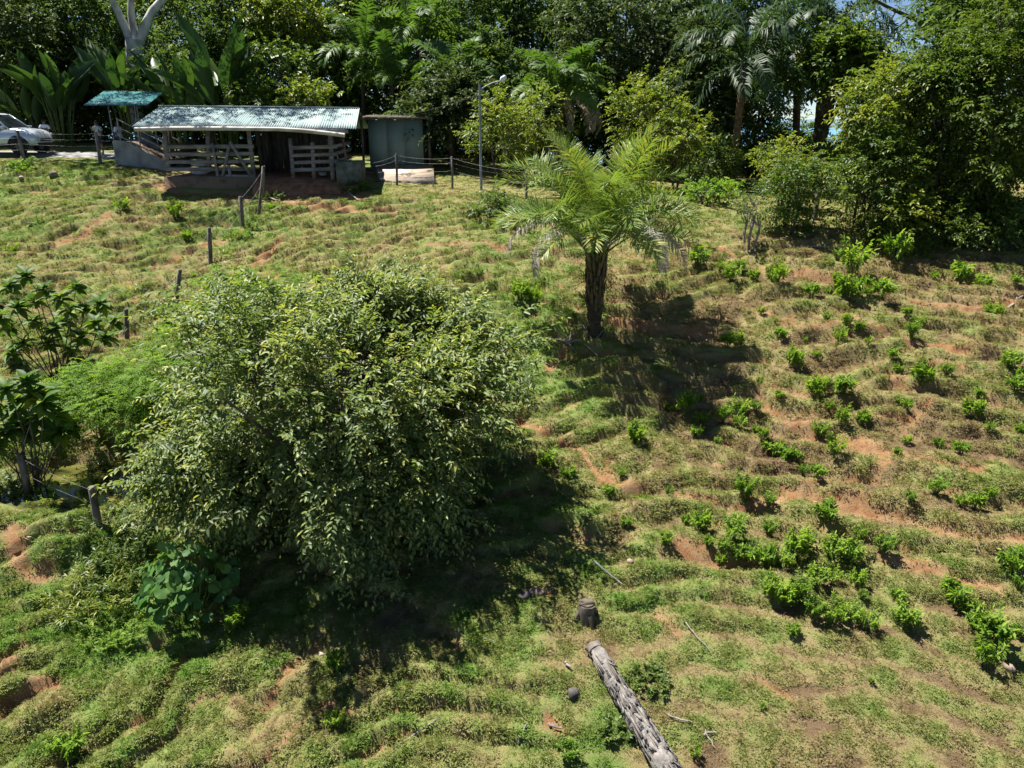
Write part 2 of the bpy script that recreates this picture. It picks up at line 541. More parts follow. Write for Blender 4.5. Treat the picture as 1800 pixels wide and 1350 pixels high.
xs = axis([(-600, -120, 60), (-120, -40, 8), (-40, -26, .7), (-26, -18, .14), (-18, 12, .085), (12, 24, .13), (24, 40, .8), (40, 120, 8), (120, 600, 60)])
ys = axis([(-40, 0, 5), (0, 6.5, .5), (6.5, 22, .075), (22, 36, .11), (36, 46, .5), (46, 80, 1.5), (80, 400, 20)])
GX, GY = np.meshgrid(xs, ys)
GZ = height(GX, GY)
nx, ny = len(xs), len(ys)
soilA, greenA = ground_cover_fields(GX, GY)
idx = np.arange(nx * ny).reshape(ny, nx)
F = np.stack([idx[:-1, :-1], idx[:-1, 1:], idx[1:, 1:], idx[1:, :-1]], -1).reshape(-1, 4)
mb = MB()
mb.raw(np.stack([GX, GY, GZ], -1).reshape(-1, 3), F, greenA.ravel())


def ground_material():
    m, n, l = new_mat('hillside_soil')
    out = n.new('ShaderNodeOutputMaterial'); p = n.new('ShaderNodeBsdfPrincipled')
    p.inputs['Roughness'].default_value = 0.95; p.inputs['Specular IOR Level'].default_value = 0.1
    tc = n.new('ShaderNodeTexCoord')
    a = n.new('ShaderNodeAttribute'); a.attribute_name = 'tint'
    so = n.new('ShaderNodeAttribute'); so.attribute_name = 'soil'
    n1 = n.new('ShaderNodeTexNoise'); n1.inputs['Scale'].default_value = 3.0; n1.inputs['Detail'].default_value = 8; n1.inputs['Roughness'].default_value = .7
    n2 = n.new('ShaderNodeTexNoise'); n2.inputs['Scale'].default_value = 22.0; n2.inputs['Detail'].default_value = 8; n2.inputs['Roughness'].default_value = .75
    l.new(tc.outputs['Object'], n1.inputs['Vector']); l.new(tc.outputs['Object'], n2.inputs['Vector'])
    rs = ramp(n, [(.28, (.16, .075, .036)), (.45, (.24, .13, .065)), (.58, (.27, .175, .095)), (.72, (.30, .22, .125))])
    l.new(n1.outputs[0], rs.inputs[0])
    # thatch between the tufts: dead brown to green, fine grained
    ad = n.new('ShaderNodeMath'); ad.operation = 'MULTIPLY_ADD'; ad.inputs[1].default_value = 1.1; ad.inputs[2].default_value = -.55
    l.new(n2.outputs[0], ad.inputs[0])
    ad2 = n.new('ShaderNodeMath'); ad2.operation = 'ADD'
    l.new(ad.outputs[0], ad2.inputs[0]); l.new(a.outputs['Fac'], ad2.inputs[1])
    rg = ramp(n, [(.1, (.14, .095, .055)), (.35, (.225, .18, .088)), (.6, (.185, .19, .07)), (.9, (.13, .18, .05))])
    l.new(ad2.outputs[0], rg.inputs[0])
    mx = n.new('ShaderNodeMix'); mx.data_type = 'RGBA'
    l.new(so.outputs['Fac'], mx.inputs[0]); l.new(rg.outputs[0], mx.inputs[6]); l.new(rs.outputs[0], mx.inputs[7])
    n3 = n.new('ShaderNodeTexNoise'); n3.inputs['Scale'].default_value = 55.0; n3.inputs['Detail'].default_value = 4; n3.inputs['Roughness'].default_value = .8
    l.new(tc.outputs['Object'], n3.inputs['Vector'])
    r3 = ramp(n, [(.36, (.45, .42, .40)), (.5, (1, 1, 1)), (.66, (1.35, 1.3, 1.15))])
    l.new(n3.outputs[0], r3.inputs[0])
    mm = n.new('ShaderNodeMix'); mm.data_type = 'RGBA'; mm.blend_type = 'MULTIPLY'; mm.inputs[0].default_value = .85
    l.new(mx.outputs[2], mm.inputs[6]); l.new(r3.outputs[0], mm.inputs[7])
    l.new(mm.outputs[2], p.inputs['Base Color'])
    b = n.new('ShaderNodeBump'); b.inputs['Strength'].default_value = .7; b.inputs['Distance'].default_value = .05
    l.new(n2.outputs[0], b.inputs['Height']); l.new(b.outputs[0], p.inputs['Normal'])
    l.new(p.outputs[0], out.inputs[0])
    return m


M['ground'] = ground_material()
hill = mb.build('hillside', 'ground', smooth=True)
hill['kind'] = 'structure'
at_s = hill.data.attributes.new('soil', 'FLOAT', 'POINT')
at_s.data.foreach_set('value', soilA.ravel().astype(np.float32))

# road behind the fence
mb = MB()
rx = np.arange(-70, -16.4, 0.6)
V = []; F = []
for i, x in enumerate(rx):
    yc = 37.6 + 0.25 * math.sin(x * .2)
    for j, o in enumerate((-1.6, -.8, 0, .8, 1.6)):
        oo = o + (.12 * math.sin(x * 1.7) if abs(o) > 1.5 else 0)
        V.append((x, yc + oo, hz(x, yc + oo) + .03 - (.06 if abs(o) > 1.5 else 0)))
for i in range(len(rx) - 1):
    for j in range(4):
        F.append([i * 5 + j, (i + 1) * 5 + j, (i + 1) * 5 + j + 1, i * 5 + j + 1])
mb.raw(V, F)
M['road'] = noise_mat('road_gravel', (.12, .115, .11), (.24, .235, .23), 1.5, .95, c3=(.33, .32, .30), bump=.5, bscale=30)
road = mb.build('road', 'road', smooth=True); road['kind'] = 'structure'

# pond
mb = MB()
ring = [(-8.9 + 3.7 * math.cos(a), 15.45 + .12 * 3.7 * math.cos(a) + 1.74 * math.sin(a), POND_Z) for a in np.linspace(0, 2 * math.pi, 49)[:-1]]
mb.raw([(-8.9, 15.45, POND_Z)] + ring, [[0, 1 + i, 1 + (i + 1) % 48] for i in range(48)])
m, n, l = new_mat('pond_water')
out = n.new('ShaderNodeOutputMaterial'); p = n.new('ShaderNodeBsdfPrincipled')
tc = n.new('ShaderNodeTexCoord'); nz = n.new('ShaderNodeTexNoise'); nz.inputs['Scale'].default_value = 1.1; nz.inputs['Detail'].default_value = 5
mpp = n.new('ShaderNodeMapping'); mpp.inputs['Scale'].default_value = (.7, 2.0, 1)
l.new(tc.outputs['Object'], mpp.inputs[0]); l.new(mpp.outputs[0], nz.inputs['Vector'])
r = ramp(n, [(.40, (.012, .014, .005)), (.50, (.075, .075, .018)), (.66, (.13, .12, .032))])
l.new(nz.outputs[0], r.inputs[0]); l.new(r.outputs[0], p.inputs['Base Color'])
p.inputs['Roughness'].default_value = .06; p.inputs['Specular IOR Level'].default_value = .7
b = n.new('ShaderNodeBump'); b.inputs['Strength'].default_value = .08; b.inputs['Distance'].default_value = .02
n2 = n.new('ShaderNodeTexNoise'); n2.inputs['Scale'].default_value = 9
l.new(mpp.outputs[0], n2.inputs['Vector']); l.new(n2.outputs[0], b.inputs['Height']); l.new(b.outputs[0], p.inputs['Normal'])
l.new(p.outputs[0], out.inputs[0]); M['water'] = m
pond = mb.build('pond', 'water'); pond['kind'] = 'structure'

# sea and a far headland beyond the hill
mb = MB()
mb.raw([(-30000, 250, -100), (30000, 250, -100), (30000, 40000, -100), (-30000, 40000, -100)], [[0, 1, 2, 3]])
M['sea'] = noise_mat('sea_water', (.10, .26, .42), (.14, .32, .48), .002, .35, bump=0, spec=.5)
sea = mb.build('sea', 'sea'); sea['kind'] = 'structure'
mb = MB()
V = []; F = []
hx = np.linspace(-2500, 7500, 60)
for i, x in enumerate(hx):
    h = 90 * max(0, perlin(x / 1500, 3.3, 61) + .4) * (0.4 + 0.6 * math.sin(i / 59 * math.pi))
    V += [(x, 9000, -101), (x, 9400, -100 + h), (x, 10000, -101)]
for i in range(59):
    for j in range(2):
        F.append([i * 3 + j, (i + 1) * 3 + j, (i + 1) * 3 + j + 1, i * 3 + j + 1])
mb.raw(V, F)
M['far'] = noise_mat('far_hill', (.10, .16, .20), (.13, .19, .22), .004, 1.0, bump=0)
hl = mb.build('far_hills', 'far', smooth=True); hl['kind'] = 'structure'

# ---------------------------------------------------------------- grass on the slope (instanced tufts)
TUFTS = bpy.data.collections.new('grass_tuft_library')


def make_tuft(seed, n, L, W, spread, flat):
    rng = np.random.RandomState(seed)
    a = rng.rand(n) * 2 * np.pi
    rr = spread * np.sqrt(rng.rand(n))
    P = np.stack([rr * np.cos(a), rr * np.sin(a), -.012 + 0 * a], 1)
    b = a + rng.randn(n) * .9
    el = np.clip(flat + rng.randn(n) * .35, .05, 1.4)
    D = np.stack([np.cos(b) * np.cos(el), np.sin(b) * np.cos(el), np.sin(el)], 1)
    N = unit(np.stack([-np.cos(b) * np.sin(el), -np.sin(b) * np.sin(el), np.cos(el)], 1) + rng.randn(n, 3) * .35)
    mb = MB()
    mb.leaves(P, D, N, L * (.6 + .7 * rng.rand(n)), W * (.7 + .6 * rng.rand(n)), .5, 'diamond', .1, .3)
    me = mb.mesh('grass_tuft', 'grass')
    o = bpy.data.objects.new('grass_tuft', me)
    TUFTS.objects.link(o)


make_tuft(1, 30, .052, .0095, .09, .55)
make_tuft(2, 30, .042, .013, .105, .35)
make_tuft(3, 24, .034, .019, .105, .25)
make_tuft(4, 26, .075, .008, .08, .8)


def scatter_grass():
    rng = np.random.RandomState(11)
    pts = []
    # near bands denser
    for y0, y1, dens in ((6.5, 12, 560), (12, 17, 370), (17, 24, 215), (24, 37, 105)):
        xw = 0.84 * y1 + 4
        nn = int(dens * (y1 - y0) * 2 * xw)
        x = (rng.rand(nn) * 2 - 1) * xw; y = y0 + (y1 - y0) * rng.rand(nn)
        k = np.abs(x) < 0.80 * y + 3.0
        pts.append(np.stack([x[k], y[k]], 1))
    p = np.concatenate(pts)
    x, y = p[:, 0], p[:, 1]
    soil, green = ground_cover_fields(x, y)
    clump = 0.35 + 0.65 * sstep(-.35, .25, perlin(x * 2.6, y * 2.6, 71) + .5 * perlin(x * 6, y * 6, 72))
    xr = x + 8.9; yr = y - 15.45 - 0.12 * xr
    e = np.sqrt((xr / 3.1) ** 2 + (yr / 1.45) ** 2)
    barn = (y > 32.2) & (x > -16.2) & (x < -6.5)
    road_ = (y > 35.8) & (y < 39.4) & (x < -16.0)
    keep = (rng.rand(len(x)) < (1 - .93 * soil) * clump) & (e > 1.12) & ~barn & ~road_
    x, y, soil, green = x[keep], y[keep], soil[keep], green[keep]
    z = height(x, y)
    lawn = sstep(-0.3, 0.6, y - _ip(x, _CY))
    _, tread, _, _ = terra(x, y)
    sc = (0.75 + .75 * rng.rand(len(x)) ** 2) * (1 - .45 * tread) * (1 - .35 * lawn)
    sc *= 1 + .35 * np.clip((y - 16) / 14, 0, 1)
    near_right = sstep(-1.0, 2.0, x) * (1 - sstep(9.5, 13.0, y))
    sc *= 1 - .25 * near_right
    tint = np.clip(green + rng.randn(len(x)) * .13, 0, 1)
    return x, y, z, sc, tint, rng


gx_, gy_, gz_, gs_, gt_, grng = scatter_grass()
me = bpy.data.meshes.new('grass')
me.vertices.add(len(gx_))
me.vertices.foreach_set('co', np.stack([gx_, gy_, gz_], 1).astype(np.float32).ravel())
for nm, arr in (('scl', gs_), ('tint', gt_), ('rot', grng.rand(len(gx_)) * 6.283)):
    at_ = me.attributes.new(nm, 'FLOAT', 'POINT'); at_.data.foreach_set('value', arr.astype(np.float32))
at_ = me.attributes.new('pick', 'INT', 'POINT'); at_.data.foreach_set('value', grng.randint(0, 4, len(gx_)).astype(np.int32))
grass = link('grass', me, kind='stuff')
tag(grass, 'short mixed green and dry brown pasture grass over the whole terraced slope', 'grass')
ng = bpy.data.node_groups.new('grass_scatter', 'GeometryNodeTree')
ng.interface.new_socket('Geometry', in_out='INPUT', socket_type='NodeSocketGeometry')
ng.interface.new_socket('Geometry', in_out='OUTPUT', socket_type='NodeSocketGeometry')
N_ = ng.nodes; L_ = ng.links
gi = N_.new('NodeGroupInput'); go = N_.new('NodeGroupOutput')
ci = N_.new('GeometryNodeCollectionInfo'); ci.inputs['Collection'].default_value = TUFTS
ci.inputs['Separate Children'].default_value = True; ci.inputs['Reset Children'].default_value = True
iop = N_.new('GeometryNodeInstanceOnPoints'); iop.inputs['Pick Instance'].default_value = True


def nat(nm, ty):
    q = N_.new('GeometryNodeInputNamedAttribute'); q.data_type = ty; q.inputs['Name'].default_value = nm
    return q


a_s = nat('scl', 'FLOAT'); a_r = nat('rot', 'FLOAT'); a_p = nat('pick', 'INT')
cx = N_.new('ShaderNodeCombineXYZ')
L_.new(a_r.outputs[0], cx.inputs[2])
e2r = N_.new('FunctionNodeEulerToRotation'); L_.new(cx.outputs[0], e2r.inputs[0])
L_.new(gi.outputs[0], iop.inputs['Points']); L_.new(ci.outputs[0], iop.inputs['Instance'])
L_.new(a_p.outputs[0], iop.inputs['Instance Index']); L_.new(e2r.outputs[0], iop.inputs['Rotation'])
L_.new(a_s.outputs[0], iop.inputs['Scale']); L_.new(iop.outputs[0], go.inputs[0])
md = grass.modifiers.new('scatter', 'NODES'); md.node_group = ng
print('grass tufts', len(gx_))

# ================================================================== BUILT THINGS
M['roof_green'] = noise_mat('roof_sheet_paint', (.20, .29, .295), (.31, .395, .385), 1.0, .55, c3=(.42, .49, .465), stretch=(1, .4, 1), bump=.1, spec=.4)
M['roof_teal'] = noise_mat('roof_sheet_teal', (.045, .19, .205), (.075, .26, .27), 2.0, .45, bump=.1, spec=.45)
M['wood_grey'] = noise_mat('weathered_board', (.13, .12, .115), (.27, .255, .245), 5, .9, stretch=(.3, 1, 1), bump=.5)
M['wood_dark'] = noise_mat('dark_board', (.05, .04, .033), (.11, .09, .075), 5, .9, stretch=(1, 1, .3))
M['post'] = noise_mat('fence_post_wood', (.07, .06, .055), (.20, .18, .165), 9, .95, stretch=(1, 1, .25), bump=.6)
M['gutter'] = noise_mat('gutter_zinc', (.30, .27, .24), (.52, .50, .46), 3, .6, stretch=(.5, 1, 1), bump=.1, spec=.4)
M['concrete'] = noise_mat('old_concrete', (.12, .12, .12), (.24, .24, .235), 2.2, .9, c3=(.32, .315, .31), bump=.3)
M['concrete_soil'] = noise_mat('muddy_concrete', (.10, .065, .045), (.20, .13, .09), 2.5, .95, c3=(.14, .13, .08), bump=.4)
M['concrete_moss'] = noise_mat('mossy_concrete', (.05, .065, .03), (.13, .13, .10), 4, .95, c3=(.20, .19, .17), bump=.4)
M['slab'] = noise_mat('stained_slab', (.24, .17, .11), (.42, .33, .25), 2.0, .9, c3=(.52, .47, .42), stretch=(.35, 2.2, 1), bump=.3)
M['hut_paint'] = noise_mat('hut_paint', (.15, .21, .185), (.20, .26, .23), 1.3, .7, stretch=(1, 1, .5), bump=.08)
M['litter_roof'] = noise_mat('litter_roof', (.05, .045, .035), (.14, .12, .09), 6, .95, bump=.8)
M['pipe'] = noise_mat('pipe_metal', (.20, .19, .18), (.34, .32, .30), 6, .55, spec=.5, bump=.1)
M['wire'] = noise_mat('wire_metal', (.22, .21, .20), (.36, .35, .34), 6, .5, spec=.5, bump=0)
M['lamp_pole'] = noise_mat('lamp_pole_paint', (.15, .16, .19), (.26, .28, .32), 2, .5, spec=.4, bump=0)
M['sack'] = noise_mat('white_sack', (.45, .47, .52), (.66, .68, .72), 5, .8)
M['soil_mat'] = noise_mat('bare_red_soil', (.15, .065, .035), (.30, .15, .085), 3, .95, bump=.6)
M['log'] = noise_mat('weathered_log', (.11, .095, .085), (.20, .18, .165), 9, .95, c3=(.29, .275, .26), stretch=(1, 1, 1), bump=.7)
M['log_cut'] = noise_mat('log_cut', (.14, .115, .095), (.25, .22, .195), 9, .95)
M['stick_pale'] = noise_mat('pale_stick', (.18, .16, .135), (.32, .295, .255), 6, .9)
M['stick_grey'] = noise_mat('grey_stick', (.13, .12, .115), (.30, .285, .27), 6, .9)
M['stone'] = noise_mat('stone', (.15, .11, .08), (.28, .21, .16), 6, .9)
M['stone_dark'] = noise_mat('dark_stone', (.04, .035, .035), (.12, .105, .10), 6, .9)
M['stone_pale'] = noise_mat('pale_stone', (.26, .21, .16), (.40, .34, .27), 6, .9)


def corrugated(p00, p10, p11, p01, sheets, waves, amp, name, mat, parent, th=.004):
    """roof of corrugated sheets: p00-p10 the eave, p01-p11 the ridge; one object per sheet"""
    p00, p10, p11, p01 = [np.array(p, float) for p in (p00, p10, p11, p01)]
    nrm = unit(np.cross(p10 - p00, p01 - p00))
    if nrm[2] < 0:
        nrm = -nrm
    for s in range(sheets):
        u0, u1 = s / sheets - .004, (s + 1) / sheets + .012
        k = waves * 6
        V = []
        lift = .012 * (s % 2) + .006 * random.random()
        v0 = -.012 * random.random()
        for v in (v0, .34, .67, 1.0):
            for i in range(k + 1):
                u = u0 + (u1 - u0) * i / k
                q = (p00 * (1 - u) + p10 * u) * (1 - v) + (p01 * (1 - u) + p11 * u) * v
                V.append(q + nrm * (lift + amp * math.sin(2 * math.pi * waves * i / k)))
        n1 = k + 1
        F = [[r * n1 + i, r * n1 + i + 1, (r + 1) * n1 + i + 1, (r + 1) * n1 + i] for r in range(3) for i in range(k)]
        V2 = [v - nrm * th for v in V]
        nv = len(V)
        F2 = [[a + nv for a in f[::-1]] for f in F]
        edge = [[i + 1, i, i + nv, i + 1 + nv] for i in range(k)]
        MB().raw(V + V2, F + F2 + edge).build(name, mat, parent, smooth=True)


random.seed(3)
# ---------------------------------------------------------------- cattle shed
YB = 33.0
barn = thing('cattle_shed', 'long open cattle shed with a corrugated green roof and grey rail fence', 'shed', (-11.5, YB, 0.0))


def rel(p, o=barn):
    return np.array(p, float) - np.array(o.location)


def bm(px0, py0, px1, py1, Y, wd, th, name, mat, o, Y1=None, up=None):
    a = at(px0, py0, Y); b = at(px1, py1, Y if Y1 is None else Y1)
    d = b - a
    if up is None:
        up = (1, 0, 0) if abs(d.z) > abs(d.x) else (0, 0, 1)
    return MB().beam(rel(a, o), rel(b, o), wd, th, up, .12).build(name, mat, o)


e0 = at(234, 222, 32.2); e1 = at(621, 226.5, 32.2); r0 = at(283, 187, 35.6); r1 = at(628, 190.5, 35.6)
corrugated(rel(e0), rel(e1), rel(r1), rel(r0), 12, 9, .020, 'roof_sheet', 'roof_green', barn)
b0 = Vector((r0.x, 38.2, r0.z - .9)); b1 = Vector((r1.x, 38.2, r1.z - .9))  # unseen back roof slope, added to keep the shed interior dark
corrugated(rel(b1), rel(b0), rel(r0), rel(r1), 12, 9, .020, 'roof_sheet', 'roof_green', barn)
MB().beam(rel(r0) + [-.05, 0, .03], rel(r1) + [.05, 0, .03], .05, .34, (0, 0, 1)).build('ridge_cap', 'roof_green', barn)
# rafters and purlins under the sheets
for k in range(6):
    t = (k + .25) / 5.6
    MB().beam(rel(e0.lerp(e1, t)) + [0, .1, -.10], rel(r0.lerp(r1, t)) + [0, 0, -.10], .12, .06).build('rafter', 'wood_dark', barn)
for t in (.12, .5, .9):
    MB().beam(rel(e0.lerp(r0, t)) + [.1, 0, -.05], rel(e1.lerp(r1, t)) + [-.1, 0, -.05], .06, .05).build('purlin', 'wood_dark', barn)
# gutter pipe, sagging away from the eave at its right end
gpts = [at(237, 227.5, 32.10), at(300, 226, 32.10), at(400, 226, 32.10), at(490, 227, 32.10), at(530, 229.5, 32.08), at(570, 233.5, 32.06), at(606, 238, 32.04)]
MB().tube([rel(p) for p in gpts], .085, 8).build('gutter', 'gutter', barn, smooth=True)
bm(500, 228, 612, 231, 32.2, .15, .04, 'eave_board', 'wood_grey', barn)
# posts
for a in ((289, 228, 297, 299, .16), (365, 229, 368, 298, .17), (437, 228, 447, 313, .16), (510, 243, 517, 321, .14), (549, 250, 553, 320, .15), (580, 234, 586, 320, .17)):
    bm(a[0], a[1], a[2], a[3], YB, a[4], .12, 'post', 'wood_grey', barn)
for px, Y in ((300, 36.6), (375, 36.6), (455, 35.2), (470, 36.6), (540, 36.6), (600, 36.6)):
    p = at(px, 250, Y)
    MB().beam(rel((p.x, Y, -.1)), rel((p.x, Y, 2.2)), .15, .15, (1, 0, 0)).build('post', 'wood_dark', barn)
# rails, left bay: four long boards
for yl, yr in ((258.3, 257), (271.7, 270), (285, 283.5), (297.8, 296.8)):
    bm(292, yl, 446, yr, YB - .09, .155, .035, 'rail', 'wood_grey', barn)
# gate leaf in front of the left bay's right end
gate = bm(381, 310, 448, 310.5, YB - .14, .15, .035, 'gate_bottom_rail', 'wood_grey', barn)
for a in ((373, 252, 383, 312, .12), (402, 290, 405, 312, .12), (404, 249, 441, 309, .13), (402, 257, 391, 311, .12)):
    bm(a[0], a[1], a[2], a[3], YB - .17, a[4], .03, 'gate_brace', 'wood_grey', barn)
# right bay
for yl, yr in ((260, 257.5), (273.5, 271), (286, 283.5), (299, 297)):
    bm(511, yl, 592, yr, YB - .09, .145, .035, 'rail', 'wood_grey', barn)
# side rails going back at the right end and at the left end
for z in (.3, .62, .95, 1.25):
    a = at(590, 290, YB)
    MB().beam(rel((a.x, YB, z)), rel((a.x, YB + 3.4, z + .05)), .145, .035).build('rail', 'wood_grey', barn)
    b = at(293, 290, YB)
    MB().beam(rel((b.x, YB, z)), rel((b.x, YB + 3.4, z + .05)), .145, .035).build('rail', 'wood_grey', barn)
# back wall of upright dark boards behind the right half, back rails on the left
xa = at(455, 250, 36.7).x; xb = at(606, 250, 36.7).x
k = 0
x = xa
while x < xb:
    wdt = .20 + .05 * random.random()
    MB().beam(rel((x, 36.75 + .01 * (k % 2), -.05)), rel((x, 36.75 + .01 * (k % 2), 1.75 + .2 * random.random())), wdt - .012, .025, (1, 0, 0)).build('wall_board', 'wood_dark', barn)
    x += wdt; k += 1
for z in (.35, .75, 1.15):
    MB().beam(rel((-16.6, 36.7, z)), rel((xa, 36.7, z)), .14, .03).build('rail', 'wood_dark', barn)
# floor plinth
xl = at(289, 310, 32.75).x; xr_ = at(452, 310, 32.75).x
MB().box(rel(((xl + xr_) / 2, 34.6, -.62)), (xr_ - xl, 3.8, 1.25)).build('plinth', 'concrete_soil', barn)
# trodden earth floor of the open bay, sloping out to the yard
V = []; F = []
xx = np.linspace(xr_ + .01, -6.7, 12); yy = np.array([31.7, 32.1, 32.5, 32.9, 33.4, 35, 37])
for yv in yy:
    for xv in xx:
        zz = hz(xv, yv)
        tgt = -.02 - .38 * float(1 - sstep(31.6, 33.2, yv)) - .12 * float(sstep(-9.0, -6.7, xv))
        V.append(rel((xv, yv, max(zz + .01, tgt + .04 * float(perlin(xv * 2, yv * 2, 90))) - .35 * (yv == 31.7))))
for j in range(len(yy) - 1):
    for i in range(11):
        F.append([j * 12 + i, j * 12 + i + 1, (j + 1) * 12 + i + 1, (j + 1) * 12 + i])
MB().raw(V, F).build('earth_floor', 'soil_mat', barn, smooth=True)


def lump(mb, c, r, seed, sq=(1, 1, 1), seg=10, rings=7, rough=.18):
    rng = np.random.RandomState(seed)
    ph = rng.rand(3) * 10
    V = []; F = []
    for i in range(rings + 1):
        th = math.pi * i / rings
        for j in range(seg):
            a = 2 * math.pi * j / seg
            d = np.array([math.sin(th) * math.cos(a), math.sin(th) * math.sin(a), math.cos(th)])
            k = 1 + rough * (math.sin(3 * d[0] + ph[0]) * math.cos(2.7 * d[1] + ph[1]) + .6 * math.sin(5 * d[2] + 4 * d[0] + ph[2]))
            V.append(np.array(c) + d * k * r * np.array(sq))
    for i in range(rings):
        for j in range(seg):
            F.append([i * seg + j, (i + 1) * seg + j, (i + 1) * seg + (j + 1) % seg, i * seg + (j + 1) % seg])
    mb.raw(V, F)
    return mb


for k, (py, nm) in enumerate(((294, 'lower white feed sack lying inside the cattle shed behind the left rails'), (279, 'upper white feed sack resting on another sack inside the cattle shed'))):
    p = at(349, py, 33.9)
    z0 = .17 + .34 * k
    o = lump(MB(), (0, 0, 0), 1, 5 + k, (.40, .26, .17), rough=.1).build('feed_sack', 'sack', smooth=True)
    MB().tube([(.37, 0, 0), (.47, .02, .03), (.50, .03, .0)], [.05, .07, .03], 6).build('tied_end', 'sack', o, smooth=True)
    o.location = (p.x, 33.9, z0)
    tag(o, nm, 'sack', 'sacks in the shed')
p = at(568, 312, 33.6)
o = thing('basin', 'small pale basin on the shed floor behind the right rails', 'basin', (p.x, 33.6, .0))
rr = [(.0, .01), (.14, .01), (.20, .14), (.22, .15), (.19, .13), (.13, .035), (0, .03)]
V = [(r * math.cos(a), r * math.sin(a), z) for r, z in rr for a in np.linspace(0, 2 * math.pi, 13)[:-1]]
F = [[i * 12 + j, i * 12 + (j + 1) % 12, (i + 1) * 12 + (j + 1) % 12, (i + 1) * 12 + j] for i in range(len(rr) - 1) for j in range(12)]
MB().raw(V, F).build('bowl', 'sack', o, smooth=True)
MB().tube([(.21 * math.cos(a), .21 * math.sin(a), .15) for a in np.linspace(0, 6.283, 17)], .012, 5, False).build('rim', 'concrete', o)

# mossy tank block at the right end of the shed
p0 = at(593, 322, 32.7); p1 = at(633, 284, 32.7)
tank = thing('mossy_tank', 'dark mossy concrete water tank at the right end of the cattle shed', 'tank', ((p0.x + p1.x) / 2, 33.2, -.55))
W_ = p1.x - p0.x; H_ = p1.z + .55
for c, sz in (((0, -.5, H_ / 2), (W_, .14, H_)), ((0, .5, H_ / 2), (W_, .14, H_)), ((-W_ / 2 + .07, 0, H_ / 2 - .002), (.14, .86, H_)), ((W_ / 2 - .07, 0, H_ / 2 - .002), (.14, .86, H_))):
    MB().box(c, sz).build('tank_wall', 'concrete_moss', tank)
MB().box((0, 0, .12), (W_ - .3, .84, .22)).build('tank_floor', 'concrete_moss', tank)

o = MB().tube([at(603, 244, 33.1), at(606, 262, 33.0), at(609, 284, 32.75)], [.035, .04, .05], 6).build('leaning_pole', noise_mat('red_pole', (.10, .05, .04), (.22, .12, .09), 8), smooth=True)
tag(o, 'reddish brown pole leaning at the right end of the cattle shed', 'pole')

# ---------------------------------------------------------------- little canopy over the road end
Yc = 37.0
can = thing('canopy', 'small teal corrugated canopy on thin posts above the loading ramp', 'canopy', (at(200, 184, Yc).x, Yc, 0.4))
c00 = at(147, 185, Yc); c10 = at(257, 185, Yc); c01 = at(184, 160, 39.6); c11 = at(286, 162, 39.6)
corrugated(rel(c00, can), rel(c10, can), rel(c11, can), rel(c01, can), 5, 7, .02, 'roof_sheet', 'roof_teal', can)
for px, Y in ((190, 37.3), (236, 37.3), (240, 39.2), (190, 39.2)):
    a = at(px, 186, Y); t = (Y - Yc) / 2.6
    zt = c00.z * (1 - t) + c01.z * t - .06
    MB().beam(rel((a.x, Y, hz(a.x, Y) - .1), can), rel((a.x, Y, zt), can), .045, .045, (1, 0, 0)).build('post', 'pipe', can)
for t in (.12, .85):
    MB().beam(rel(c00.lerp(c01, t), can) + [.05, 0, -.05], rel(c10.lerp(c11, t), can) + [-.05, 0, -.05], .06, .05).build('purlin', 'wood_dark', can)

# ---------------------------------------------------------------- concrete loading ramp with pipe rails
YR = 35.0
ramp_t = thing('loading_ramp', 'grey concrete loading ramp with pipe railings at the left of the shed', 'ramp', (at(240, 270, YR).x, YR, 0.0))
A = at(197, 247.5, YR); Bq = at(292, 285, YR)
prof = [(A.x, -.6), (Bq.x, -.8), (Bq.x, Bq.z), (A.x + .45, A.z), (A.x, A.z)]
V = [rel((x, YR, z), ramp_t) for x, z in prof] + [rel((x, YR + .22, z), ramp_t) for x, z in prof]
F5 = [[0, 1, 2, 3, 4]]
mb = MB(); mb.raw(V, F5); mb.raw(V, [[9, 8, 7, 6, 5]]); mb.raw(V, [[i, i + 5, (i + 1) % 5 + 5, (i + 1) % 5] for i in range(5)])
mb.build('side_wall', 'concrete', ramp_t)
V = [rel((x, YR + 1.75, z), ramp_t) for x, z in prof] + [rel((x, YR + 1.95, z), ramp_t) for x, z in prof]
mb = MB(); mb.raw(V, F5); mb.raw(V, [[9, 8, 7, 6, 5]]); mb.raw(V, [[i, i + 5, (i + 1) % 5 + 5, (i + 1) % 5] for i in range(5)])
mb.build('side_wall', 'concrete', ramp_t)
V = [rel((x, y, z - .06), ramp_t) for y in (YR + .222, YR + 1.748) for x, z in prof[2:]] 
mb = MB(); mb.raw(V, [[0, 1, 4, 3], [1, 2, 5, 4]]); mb.build('ramp_floor', 'concrete_soil', ramp_t)
for yo in (.1, 1.85):
    for z0, z1 in ((.95, .85), (.6, .55), (.2, .18)):
        MB().tube([rel((A.x + .3, YR + yo, A.z + z0), ramp_t), rel((Bq.x, YR + yo, Bq.z + z1), ramp_t)], .02, 6).build('rail', 'pipe', ramp_t)
    for t in (.02, .45, .97):
        xq = A.x + .3 + (Bq.x - A.x - .3) * t; zq = A.z + (Bq.z - A.z) * t
        MB().tube([rel((xq, YR + yo, zq - .02), ramp_t), rel((xq, YR + yo, zq + 1.0), ramp_t)], .03, 6).build('rail_post', 'pipe', ramp_t)

